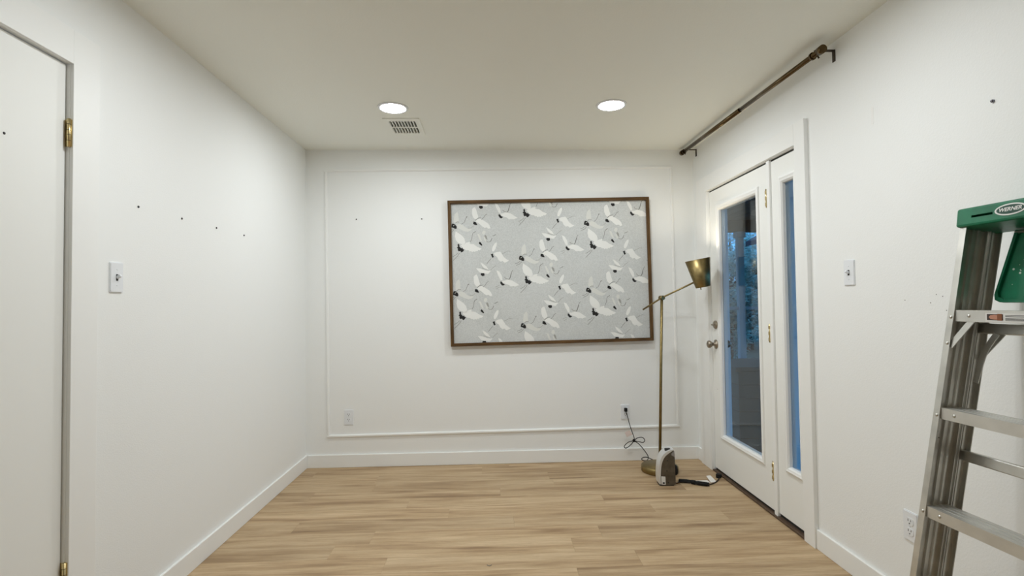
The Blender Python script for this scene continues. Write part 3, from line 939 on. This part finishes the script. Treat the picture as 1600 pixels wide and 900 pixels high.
# side profile, x to the right, z up (silver band follows the left/top edge)
out_p = [(0.000, 0.012), (-0.003, 0.05), (-0.001, 0.10), (0.004, 0.145), (0.013, 0.18), (0.028, 0.206), (0.048, 0.224), (0.072, 0.236), (0.100, 0.242)]
in_p = [(0.0100, 0.012), (0.0095, 0.05), (0.0115, 0.10), (0.0165, 0.14), (0.027, 0.172), (0.042, 0.196), (0.060, 0.212), (0.080, 0.226), (0.100, 0.238)]
TD = 0.082
def sm2(p): return [(v.x, v.y) for v in spline([(a_, b_, 0) for a_, b_ in p], 4)]
out_p, in_p = sm2(out_p), sm2(in_p)
def round_shade(o, deg=38):
    for p in o.data.polygons:
        p.use_smooth = True
    o.data.set_sharp_from_angle(angle=math.radians(deg))
MX = Matrix(((1, 0, 0, 0), (0, 0, 1, 0), (0, 1, 0, 0), (0, 0, 0, 1)))     # (x,y,z)->(x,z,y): prism depth runs back
bnd = prism('silver_band', [(x * 1.0, z) for x, z in out_p] + [(x, z) for x, z in in_p[::-1]], -0.002, TD + 0.002, M_silver, ap, MX)
round_shade(bnd)
body_p = [(0.008, 0.006)] + [(x - 0.001, z - 0.001) for x, z in in_p] + [(0.106, 0.20), (0.108, 0.12), (0.109, 0.05), (0.109, 0.020), (0.105, 0.009), (0.097, 0.004), (0.014, 0.004)]
o = prism('body', body_p, 0.0, TD, M_gray, ap, MX)
round_shade(o)
md = o.modifiers.new('bev', 'BEVEL'); md.width = 0.004; md.segments = 2; md.limit_method = 'ANGLE'
prism('top_window', [(0.082, 0.205), (0.086, 0.218), (0.1025, 0.232), (0.1055, 0.205), (0.104, 0.192)], -0.0012, 0.002, M_smoke, ap, MX)
prism('base_skirt', rrect(0.100, TD - 0.004, 0.012, 4, 0.052, TD / 2), 0.0, 0.010, M_slot, ap)
box('handle_slot', (0.050, 0.018, 0.215), (0.085, 0.046, 0.2405), M_slot, ap, bevel=0.002)
prism('rating_label', [(0.0130, 0.010), (0.0420, 0.008), (0.0400, 0.062), (0.0130, 0.064)], -0.0010, 0.0, M_sticker, ap, MX)
prism('label_mark', [(0.022, 0.015), (0.035, 0.0145), (0.035, 0.025), (0.022, 0.0255)], -0.0016, -0.0008, M_slot, ap, MX)
for x, z in ((0.055, 0.168), (0.052, 0.100), (0.060, 0.022)):
    lathe('screw', [(0.0042, 0.0), (0.0042, 0.0012), (0.002, 0.0014), (0, 0.0006)], M_slot, ap, 12, loc=(x, 0.0, z), rot=(PI / 2, 0, 0))
lathe('dial', [(0, 0), (0.034, 0), (0.034, 0.014), (0.028, 0.022), (0, 0.022)], M_cord, ap, 24, loc=(0.107, 0.036, 0.095), rot=(0, PI / 2, 0))
def al(v):
    d = Vector(v) - Vector((2.537, -0.572, 0))
    return Matrix.Rotation(0.05, 3, 'Z') @ d
tube('power_cord', [al(p) for p in spline([(2.645, -0.545, 0.012), (2.664, -0.545, 0.006), (2.680, -0.532, 0.006), (2.705, -0.520, 0.012)])], 0.0032, M_cord, ap, 8)
# folded bundle of cord
rb = random.Random(5)
bd = [(2.690, -0.514, 0.011), (2.747, -0.534, 0.012), (2.800, -0.575, 0.012), (2.859, -0.602, 0.011)]
for k in range(7):
    aa = 2 * PI * k / 7
    rr_ = 0.0085 if k else 0
    off = [Vector((0.3 * math.cos(aa) * rr_, math.cos(aa) * rr_, max(-0.006, math.sin(aa) * rr_))) + Vector((rb.uniform(-.004, .004), rb.uniform(-.003, .003), rb.uniform(0, .003))) for _ in bd]
    tube('cord_strand', [al(Vector(p) + f) for p, f in zip(spline(bd, 5), [off[min(3, i // 5)] for i in range(16)])], 0.0048, M_cord, ap, 8)
tube('bundle_tie', [al((2.765, -0.547, 0.013)), al((2.785, -0.562, 0.013))], 0.0145, M_cord, ap, 12)
tube('power_cord', [al(p) for p in spline([(2.845, -0.595, 0.012), (2.870, -0.585, 0.006), (2.919, -0.554, 0.005), (2.965, -0.505, 0.006), (2.997, -0.455, 0.012)])], 0.0032, M_cord, ap, 8)
box('plug', (-0.016, -0.019, 0.0), (0.016, 0.019, 0.026), M_cord, ap, bevel=0.004, loc=al((2.999, -0.440, 0.001)), rot=(0, 0, -0.6))
def paper(name, pts, parent):
    bm = bmesh.new()
    a = [bm.verts.new(al(p)) for p in pts]; b = [bm.verts.new(al(p) + Vector((0, 0, -0.0006))) for p in pts]
    bm.faces.new(a); bm.faces.new(b[::-1])
    for k in range(4):
        bm.faces.new((a[k], b[k], b[(k + 1) % 4], a[(k + 1) % 4]))
    return from_bm(name, bm, M_paper, parent)
paper('cord_tag', [(2.808, -0.498, 0.004), (2.888, -0.512, 0.010), (2.890, -0.560, 0.009), (2.826, -0.540, 0.006)], ap)
paper('cord_tag', [(2.906, -0.450, 0.018), (2.934, -0.452, 0.022), (2.944, -0.533, 0.005), (2.898, -0.545, 0.005)], ap)

o = wall_frame('tmp', W, -1.937, 2.01, 'right')
pm = o.matrix_world.copy(); bpy.data.objects.remove(o)
o = prism('spackle_patch', rrect(0.014, 0.075, 0.006, 4), 0.0, 0.0008, M_spackle)
o.matrix_world = pm
tag(o, 'thin white spackle smear on the wall near the curtain rod', 'patch')
# little curl on the floor
o = tube('floor_lint', spline([(1.393, -1.548, 0.0015), (1.398, -1.556, 0.0018), (1.408, -1.557, 0.0018), (1.414, -1.548, 0.0016)], 5), 0.0014, M_crg)
tag(o, 'tiny dark curl of debris on the oak floor', 'debris')

# ------------------------------------------------------------------ stepladder (folded, leaning on the right wall)
LEAN, LYAW = 0.136, 0.07
sl = empty('stepladder', (2.680, -2.677, 0))
sl.rotation_mode = 'XYZ'
sl.rotation_euler = (Matrix.Rotation(LYAW, 3, 'Z') @ Matrix.Rotation(LEAN, 3, 'Y')).to_euler()
tag(sl, 'folded aluminium stepladder with green plastic top leaning on wall', 'ladder')
yin = lambda z: 0.149 + 0.060 * (1.2 - z)            # inner edge of front flange
def extr(name, prof, zs, s, mt, shift=0.0, parent=sl):
    """profile (x, dy from the inner edge outward) swept along the rail with splay; s=+1 far rail, -1 near rail"""
    bm = bmesh.new()
    rings = [[bm.verts.new((x, s * (yin(z) + dy + shift), z)) for x, dy in prof] for z in zs]
    n = len(prof)
    for a, b in zip(rings[:-1], rings[1:]):
        for k in range(n):
            bm.faces.new((a[k], a[(k + 1) % n], b[(k + 1) % n], b[k]))
    bm.faces.new(rings[0]); bm.faces.new(rings[-1][::-1])
    return from_bm(name, bm, mt, parent)
# C channel: front flange at x=0, fluted web on the outside, rear flange at 0.080
front_prof = [(0, 0), (0, 0.020), (0.082, 0.020), (0.082, 0.006), (0.079, 0.006), (0.079, 0.0175),
              (0.066, 0.0175), (0.064, 0.013), (0.058, 0.013), (0.056, 0.0175),
              (0.044, 0.0175), (0.042, 0.012), (0.036, 0.012), (0.034, 0.0175), (0.004, 0.0175), (0.003, 0.0)]
rear_prof = [(0.086, 0.002), (0.086, 0.018), (0.126, 0.018), (0.126, 0.002), (0.1235, 0.002), (0.1235, 0.0155),
             (0.110, 0.0155), (0.108, 0.011), (0.102, 0.011), (0.100, 0.0155), (0.0885, 0.0155), (0.0885, 0.002)]
for s in (1, -1):
    fr = extr('front_rail', front_prof, (0.02, 1.50), s, M_alu)
    extr('rear_rail', rear_prof, (0.035, 1.49), s, M_alu)
    z = 0.0
    box('foot', (-0.004, s * (yin(0) + 0.010) - 0.018, 0.0), (0.086, s * (yin(0) + 0.010) + 0.018, 0.075), M_slot, sl, bevel=0.003)
    box('rear_foot', (0.087, s * (yin(0) + 0.010) - 0.014, 0.02), (0.126, s * (yin(0) + 0.010) + 0.014, 0.075), M_slot, sl, bevel=0.003)
    for z in (1.192, 0.89, 0.592, 0.30, 1.112):
        lathe('rivet', [(0.005, 0), (0.0045, 0.0015), (0.002, 0.0028), (0, 0.003)], M_alu, fr, 10, loc=(0.0, s * (yin(z) + 0.008), z), rot=(0, -PI / 2, 0))
    for z, x in ((0.840, 0.018), (0.820, 0.028)):
        lathe('hole', [(0.0045 if x < 0.02 else 0.002, 0), (0.004 if x < 0.02 else 0.0015, 0.0008), (0, 0.001)], M_slot, fr, 10, loc=(x, s * (yin(z) + 0.0176), z), rot=(s * PI / 2, 0, 0))
STILT = math.radians(7.0)
def step(ztop):
    hl = yin(ztop) + 0.004
    # profile in (x, z): front plate, ribbed tread, back lip
    pr = [(0.003, -0.034), (0.003, 0.0), (0.010, 0.0), (0.011, 0.0)]
    x = 0.011
    for k in range(3):
        pr += [(x + 0.010, 0.0), (x + 0.0108, -0.0032), (x + 0.0142, -0.0032), (x + 0.015, 0.0)]
        x += 0.0185
    pr += [(0.078, 0.0), (0.078, -0.028), (0.0755, -0.028), (0.0755, -0.0045), (0.0055, -0.0045), (0.0055, -0.034)]
    c, s_ = math.cos(STILT), math.sin(STILT)
    pr = [(c * (x - 0.003) - s_ * z + 0.003, s_ * (x - 0.003) + c * z) for x, z in pr]
    mm = Matrix(((1, 0, 0, 0), (0, 0, 1, 0), (0, 1, 0, ztop), (0, 0, 0, 1)))
    bm = bmesh.new()
    bm_prism(bm, pr, -hl, hl, mm)
    st = from_bm('step', bm, M_step, sl)
    for y in (hl - 0.045, -hl + 0.045):
        lathe('rivet', [(0.005, 0), (0.0045, 0.0012), (0.002, 0.0022), (0, 0.0024)], M_alu, st, 10, loc=(0.003 + s_ * 0.017, y, ztop - 0.017 * c), rot=(0, -PI / 2 - STILT, 0))
    return st
steps = [step(z) for z in (1.214, 0.914, 0.611, 0.308)]
# diagonal braces under the top step
def bar(name, p0, p1, w, t, mt, wdir, parent=sl):
    p0, p1 = Vector(p0), Vector(p1)
    ax = (p1 - p0).normalized()
    wd = Vector(wdir); wd = (wd - ax * wd.dot(ax)).normalized()
    nd = ax.cross(wd)
    bm = bmesh.new()
    vs = []
    for p in (p0, p1):
        vs.append([bm.verts.new(p + wd * (a * w / 2) + nd * (b * t / 2)) for a, b in ((-1, -1), (1, -1), (1, 1), (-1, 1))])
    for k in range(4):
        bm.faces.new((vs[0][k], vs[0][(k + 1) % 4], vs[1][(k + 1) % 4], vs[1][k]))
    bm.faces.new(vs[0][::-1]); bm.faces.new(vs[1])
    return from_bm(name, bm, mt, parent)
for s in (1, -1):
    bar('step_brace', (0.006, s * 0.158, 1.103), (0.012, s * 0.098, 1.190), 0.018, 0.003, M_alu, (0, 1, 0.6))
    # rear brace and spreader
    bar('rear_brace', (0.112, s * 0.160, 1.075), (0.112, s * 0.088, 1.168), 0.014, 0.003, M_alu, (0, 1, 0.5))
    sp = [(0.085, s * 0.092, 1.154), (0.085, s * 0.113, 1.118), (0.085, s * 0.128, 1.078), (0.086, s * 0.143, 1.003)]
    bm = bmesh.new()
    rg = []
    pts = spline(sp, 5)
    for i, p in enumerate(pts):
        d = (pts[min(i + 1, len(pts) - 1)] - pts[max(i - 1, 0)]).normalized()
        n = Vector((0, -d.z, d.y)) * 0.0085
        rg.append([bm.verts.new(p + n + Vector((q, 0, 0))) for q in (-0.0015, 0.0015)] + [bm.verts.new(p - n + Vector((q, 0, 0))) for q in (0.0015, -0.0015)])
    for a, b in zip(rg[:-1], rg[1:]):
        for k in range(4):
            bm.faces.new((a[k], a[(k + 1) % 4], b[(k + 1) % 4], b[k]))
    bm.faces.new(rg[0]); bm.faces.new(rg[-1][::-1])
    from_bm('spreader', bm, M_alu, sl)
for z in (1.170, 0.776, 0.36):
    hl = yin(z) + 0.016
    box('rear_bar', (0.100, -hl, z - 0.016), (0.122, hl, z + 0.016), M_alu, sl, bevel=0.003)
# green top
cp = bmesh.new()
bm_box(cp, (-0.012, -0.158, 1.466), (0.127, 0.158, 1.524), 0.007)
cap = from_bm('top_cap', cp, M_green, sl)
def cut_boxes(o, lst):
    bm = bmesh.new()
    for lo, hi in lst:
        bm_box(bm, lo, hi)
    k = from_bm('cutter', bm, None)
    md = o.modifiers.new('cut', 'BOOLEAN')
    md.operation = 'DIFFERENCE'; md.solver = 'EXACT'; md.object = k
    pa = o.parent
    o.parent = None
    bpy.context.view_layer.update()
    me = bpy.data.meshes.new_from_object(o.evaluated_get(bpy.context.evaluated_depsgraph_get()))
    o.modifiers.clear()
    o.data = me
    o.parent = pa
    bpy.data.objects.remove(k)
cut_boxes(cap, [((-0.03, min(s * 0.048, s * 0.110), 1.4900), (0.045, max(s * 0.048, s * 0.110), 1.4970)) for s in (1, -1)])
def ell(rx, rz, n=48): return [(rx * math.cos(2 * PI * k / n), rz * math.sin(2 * PI * k / n)) for k in range(n)]
ME = Matrix(((0, 0, -1, -0.012), (-1, 0, 0, 0), (0, 1, 0, 1.4965), (0, 0, 0, 1)))   # x-> -y (reads left to right from the room), y-> z, z-> -x
em = prism('emblem', ell(0.042, 0.0165), 0.0, 0.0012, M_sticker, cap, ME)
prism('emblem_field', ell(0.0365, 0.0125), 0.0012, 0.0018, M_greendark, em, ME)
fc = bpy.data.curves.new('emblem_letters', 'FONT')
fc.body = 'WERNER'
fc.size = 0.0150
fc.align_x = 'CENTER'
fc.align_y = 'CENTER'
fc.shear = 0.22
fc.offset = 0.00035
fc.extrude = 0.0002
fo = bpy.data.objects.new('tmp_text', fc)
COL.objects.link(fo)
bpy.context.view_layer.update()
dg = bpy.context.evaluated_depsgraph_get()
tme = bpy.data.meshes.new_from_object(fo.evaluated_get(dg))
bpy.data.objects.remove(fo)
sx_ = 0.060 / max(1e-6, (max(v.co.x for v in tme.vertices) - min(v.co.x for v in tme.vertices)))
for v in tme.vertices:
    v.co = ME @ Vector((v.co.x * sx_, v.co.y * 1.0, v.co.z + 0.0020))
tme.materials.clear()
link('emblem_letters', tme, M_sticker, em)
# pail shelf folded behind the top step
shp = [(-0.071, 1.462), (-0.115, 1.272), (-0.112, 1.256), (-0.098, 1.249), (0.098, 1.249), (0.112, 1.256), (0.115, 1.272), (0.071, 1.462)]
MS = Matrix(((0, 0, 1, 0), (1, 0, 0, 0), (0, 1, 0, 0), (0, 0, 0, 1)))
shf = prism('pail_shelf', shp, 0.100, 0.106, M_green, sl, MS)
def inset(pts, d):
    cx = 0; cz = 1.355
    return [(x - d * (1 if x > 0 else -1), z + (d if z < cz else 0)) for x, z in pts]
ip = inset(shp, 0.009)
bm = bmesh.new()
oa = [bm.verts.new(MS @ Vector((x, z, 0.0915))) for x, z in shp]; ob = [bm.verts.new(MS @ Vector((x, z, 0.0915))) for x, z in ip]
oc = [bm.verts.new(MS @ Vector((x, z, 0.101))) for x, z in ip]; od = [bm.verts.new(MS @ Vector((x, z, 0.101))) for x, z in shp]
for k in range(len(shp) - 1):
    bm.faces.new((oa[k], oa[k + 1], ob[k + 1], ob[k]))
    bm.faces.new((ob[k], ob[k + 1], oc[k + 1], oc[k]))
    bm.faces.new((oa[k], od[k], od[k + 1], oa[k + 1]))
from_bm('rim', bm, M_green, shf)
rs = random.Random(11)
for k in range(26):
    z = rs.uniform(1.265, 1.44)
    ymax = 0.105 - 0.045 * (z - 1.25) / 0.21 - 0.008
    y = rs.uniform(-ymax, ymax)
    r = rs.choice((0.0012, 0.0016, 0.002, 0.0034))
    lathe('paint_spot', [(r, 0), (r * 0.7, 0.0005), (0, 0.0006)], M_pspot, shf, 8, loc=(0.0998, y, z), rot=(0, -PI / 2, 0))
tube('hinge_rod', [(0.096, -0.072, 1.457), (0.096, 0.072, 1.457)], 0.0055, M_alu, shf, 12)
# warning sticker on the top step (tilted with the step face)
st = steps[0]
def on_step(name, pts, lift, mt, parent):
    """flat patch on the front plate of the top step; pts are (y, distance below the top edge)"""
    c, s_ = math.cos(STILT), math.sin(STILT)
    bm = bmesh.new()
    a = [bm.verts.new((0.003 + s_ * d - c * lift, y, 1.214 - c * d - s_ * lift)) for y, d in pts]
    b = [bm.verts.new((0.003 + s_ * d + c * 0.0006, y, 1.214 - c * d + s_ * 0.0006)) for y, d in pts]
    bm.faces.new(a); bm.faces.new(b[::-1])
    for q in range(len(pts)):
        bm.faces.new((a[q], b[q], b[(q + 1) % len(pts)], a[(q + 1) % len(pts)]))
    return from_bm(name, bm, mt, parent)
def rc(y0, y1, d0, d1): return [(y0, d0), (y1, d0), (y1, d1), (y0, d1)]
stk = on_step('warning_sticker', rc(0.058, -0.140, 0.007, 0.032), 0.0004, M_sticker, st)
on_step('sticker_photo', rc(0.054, 0.010, 0.010, 0.027), 0.0007, M_stickerdark, stk)
on_step('sticker_hand', [(0.049 - 0.0, 0.0185), (0.044, 0.013), (0.034, 0.0115), (0.024, 0.012), (0.024, 0.0255), (0.034, 0.0255), (0.044, 0.024)], 0.0009, M_stickerskin, stk)
on_step('sticker_hand', rc(0.0255, 0.0125, 0.009, 0.0275), 0.0010, M_stickerbrown, stk)
for k, (d, w) in enumerate(((0.0125, 0.075), (0.0155, 0.068), (0.0205, 0.072), (0.0235, 0.060), (0.0262, 0.066))):
    on_step('print_line', rc(0.004, 0.004 - w, d, d + 0.0014), 0.0007, M_slot, stk)

# ------------------------------------------------------------------ outside: porch, yard, shed, trees
pf = empty('porch_deck', (5.0, 1.0, -0.12))
struct(pf, 'brown board deck of the porch outside the glazed door', 'deck')
x = W + T + 0.02
n = 0
while x < 6.0:
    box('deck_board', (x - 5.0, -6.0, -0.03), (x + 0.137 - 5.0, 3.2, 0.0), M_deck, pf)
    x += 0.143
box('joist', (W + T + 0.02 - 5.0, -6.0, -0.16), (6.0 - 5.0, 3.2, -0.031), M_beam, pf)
pr_ = empty('porch_roof', (5.0, 1.0, 2.36))
struct(pr_, 'dark boarded porch roof with beams', 'roof')
x = W + T
while x < 6.15:
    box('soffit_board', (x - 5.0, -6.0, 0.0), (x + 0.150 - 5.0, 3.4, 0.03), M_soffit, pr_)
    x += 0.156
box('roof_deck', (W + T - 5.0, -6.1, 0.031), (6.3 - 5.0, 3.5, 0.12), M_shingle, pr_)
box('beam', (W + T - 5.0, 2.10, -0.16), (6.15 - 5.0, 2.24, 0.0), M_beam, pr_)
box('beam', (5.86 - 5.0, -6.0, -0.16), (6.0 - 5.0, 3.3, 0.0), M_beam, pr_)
for y in (-3.4, -1.6, 0.3):
    box('rafter', (W + T - 5.0, y - 1.0, -0.09), (5.86 - 5.0, y - 0.95, 0.0), M_beam, pr_)
for i, (px, py, lb) in enumerate(((4.95, 3.17, 'pale square porch post behind the door glass'), (4.32, 3.17, 'pale square porch post close to the house wall'), (5.93, 3.17, 'pale square porch post at the outer porch corner'), (5.93, 0.6, 'pale square porch post along the outer porch edge'), (5.93, -2.2, 'pale square porch post seen past the sidelight'))):
    o = empty('porch_post', (px, py, -0.12))
    tag(o, lb, 'post', 'porch posts')
    box('shaft', (-0.042, -0.042, 0), (0.042, 0.042, 2.32), M_post, o, bevel=0.004)
    box('base_block', (-0.065, -0.065, 0), (0.065, 0.065, 0.12), M_post, o, bevel=0.004)
    box('cap_block', (-0.062, -0.062, 2.24), (0.062, 0.062, 2.32), M_post, o, bevel=0.004)
for xa, xb, lb in ((3.19, 4.268, 'low brown boarded half wall bay against the house'), (4.372, 4.898, 'narrow brown half wall bay between two porch posts'), (5.002, 5.878, 'low brown boarded half wall bay at the outer corner')):
    kw = empty('porch_half_wall', ((xa + xb) / 2, 3.17, -0.12))
    tag(kw, lb, 'half wall', 'half walls closing the porch end')
    hx = (xb - xa) / 2 - 0.014
    for k in range(4):
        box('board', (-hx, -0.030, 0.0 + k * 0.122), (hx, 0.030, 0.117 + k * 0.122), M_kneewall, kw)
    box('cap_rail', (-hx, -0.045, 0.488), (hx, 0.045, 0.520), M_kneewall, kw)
    box('hand_rail', (-hx - 0.014, -0.02, 1.22), (hx + 0.014, 0.02, 1.26), M_post, kw)
    for sx in (-1, 1):
        box('end_stile', (sx * (hx - 0.02) - 0.02, -0.032, 0.0), (sx * (hx - 0.02) + 0.02, 0.032, 0.487), M_post, kw)
dbx = empty('deck_box', (4.10, 0.80, -0.12))
tag(dbx, 'brown slatted wooden deck box on the porch behind the door glass', 'deck box')
for k in range(6):
    box('front_slat', (-0.50, -0.32, 0.02 + k * 0.118), (0.50, -0.295, 0.132 + k * 0.118), M_kneewall, dbx)
    box('back_slat', (-0.50, 0.295, 0.02 + k * 0.118), (0.50, 0.32, 0.132 + k * 0.118), M_kneewall, dbx)
    box('end_slat', (-0.50, -0.294, 0.02 + k * 0.118), (-0.475, 0.294, 0.132 + k * 0.118), M_kneewall, dbx)
    box('end_slat', (0.475, -0.294, 0.02 + k * 0.118), (0.50, 0.294, 0.132 + k * 0.118), M_kneewall, dbx)
for sx in (-0.45, 0.45):
    for sy in (-0.27, 0.27):
        box('leg', (sx - 0.025, sy - 0.025, 0), (sx + 0.025, sy + 0.025, 0.72), M_kneewall, dbx)
box('lid', (-0.53, -0.345, 0.728), (0.53, 0.345, 0.765), M_kneewall, dbx, bevel=0.004, mtx=Matrix.Rotation(0.0, 4, 'Y'))
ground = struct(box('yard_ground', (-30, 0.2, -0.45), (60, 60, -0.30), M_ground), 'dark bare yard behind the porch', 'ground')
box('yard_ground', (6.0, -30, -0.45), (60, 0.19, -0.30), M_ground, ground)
sd = empty('garden_shed', (8.75, 4.5, -0.30), (0, 0, 0.0))
tag(sd, 'pale sided garden shed beyond the porch', 'shed')
for k in range(18):
    box('siding_board', (-1.5, -0.012, k * 0.15), (1.5, 0.02, k * 0.15 + 0.143), M_siding, sd)
for k in range(18):
    box('siding_board', (-1.515, 0.021, k * 0.15), (-1.501, 1.9, k * 0.15 + 0.143), M_siding, sd)
box('body', (-1.5, 0.0, 0.0), (1.5, 1.9, 2.7), M_siding, sd)
prism('roof', [(-1.95, 2.66), (0, 3.7), (1.95, 2.66), (1.95, 2.76), (0, 3.85), (-1.95, 2.76)], -0.35, 2.2, M_shingle, sd, Matrix(((1, 0, 0, 0), (0, 0, 1, 0), (0, 1, 0, 0), (0, 0, 0, 1))))
box('shed_door', (-0.2, -0.04, 0.05), (0.7, -0.011, 2.0), M_trim, sd)

def leaf_tree(x, y, h, r, seed, label, mt, n=1500, low=0.15):
    rn = random.Random(seed)
    e_ = empty('yard_tree', (x, y, -0.30))
    tag(e_, label, 'tree', 'trees beyond the porch')
    bm = bmesh.new()
    bm_tube(bm, [(0, 0, 0), (0.05, 0.03, h * 0.4), (-0.04, 0.05, h * 0.75)], [0.13, 0.09, 0.04], 8)
    for k in range(9):
        a = rn.uniform(0, 2 * PI); z0 = h * rn.uniform(0.2, 0.65)
        rr2 = r * rn.uniform(0.5, 0.9)
        bm_tube(bm, [(0, 0, z0), (rr2 * 0.5 * math.cos(a), rr2 * 0.5 * math.sin(a), z0 + h * 0.12), (rr2 * math.cos(a), rr2 * math.sin(a), z0 + h * 0.18)], [0.05, 0.03, 0.012], 6)
    from_bm('trunk', bm, M_bark, e_)
    blobs = []
    for k in range(26):
        a = rn.uniform(0, 2 * PI); d = r * math.sqrt(rn.random()) * 0.85
        blobs.append((d * math.cos(a), d * math.sin(a), h * rn.uniform(low, 0.95), r * rn.uniform(0.22, 0.42)))
    verts, faces = [], []
    for k in range(n):
        bx_, by_, bz_, br_ = rn.choice(blobs)
        v = Vector((rn.gauss(0, 1), rn.gauss(0, 1), rn.gauss(0, 1))).normalized() * br_ * (0.6 + 0.4 * rn.random())
        c = Vector((bx_, by_, bz_)) + v
        d = Vector((rn.gauss(0, 1), rn.gauss(0, 1), rn.gauss(0, 0.7))).normalized()
        u = d.orthogonal().normalized()
        L_, w_ = rn.uniform(0.04, 0.09), rn.uniform(0.02, 0.035)
        b0 = len(verts)
        verts += [tuple(c - d * L_), tuple(c + u * w_), tuple(c + d * L_), tuple(c - u * w_)]
        faces.append((b0, b0 + 1, b0 + 2, b0 + 3))
    me = bpy.data.meshes.new('foliage')
    me.from_pydata(verts, [], faces)
    o = link('foliage', me, mt, e_)
    o['kind'] = 'stuff'
leaf_tree(7.25, 8.6, 3.0, 1.15, 1, 'dark leafy tree seen behind the porch post', M_leaf[0], 9000, 0.03)
leaf_tree(9.3, 11.6, 3.4, 1.5, 2, 'mid green tree rising past the porch corner', M_leaf[1], 12000, 0.03)
leaf_tree(5.7, 11.8, 4.2, 1.4, 3, 'loose pale tree far behind the half wall', M_leaf[2], 4600, 0.03)
leaf_tree(9.6, 15.8, 5.0, 2.0, 6, 'broad pale tree straight behind the mid green one', M_leaf[2], 15000, 0.03)
leaf_tree(13.2, 21.0, 6.4, 2.6, 4, 'tall pale tree farthest from the porch', M_leaf[2], 6000, 0.03)
leaf_tree(13.2, 12.5, 5.0, 1.9, 5, 'broad dark tree rising behind the shed', M_leaf[0], 4600, 0.03)
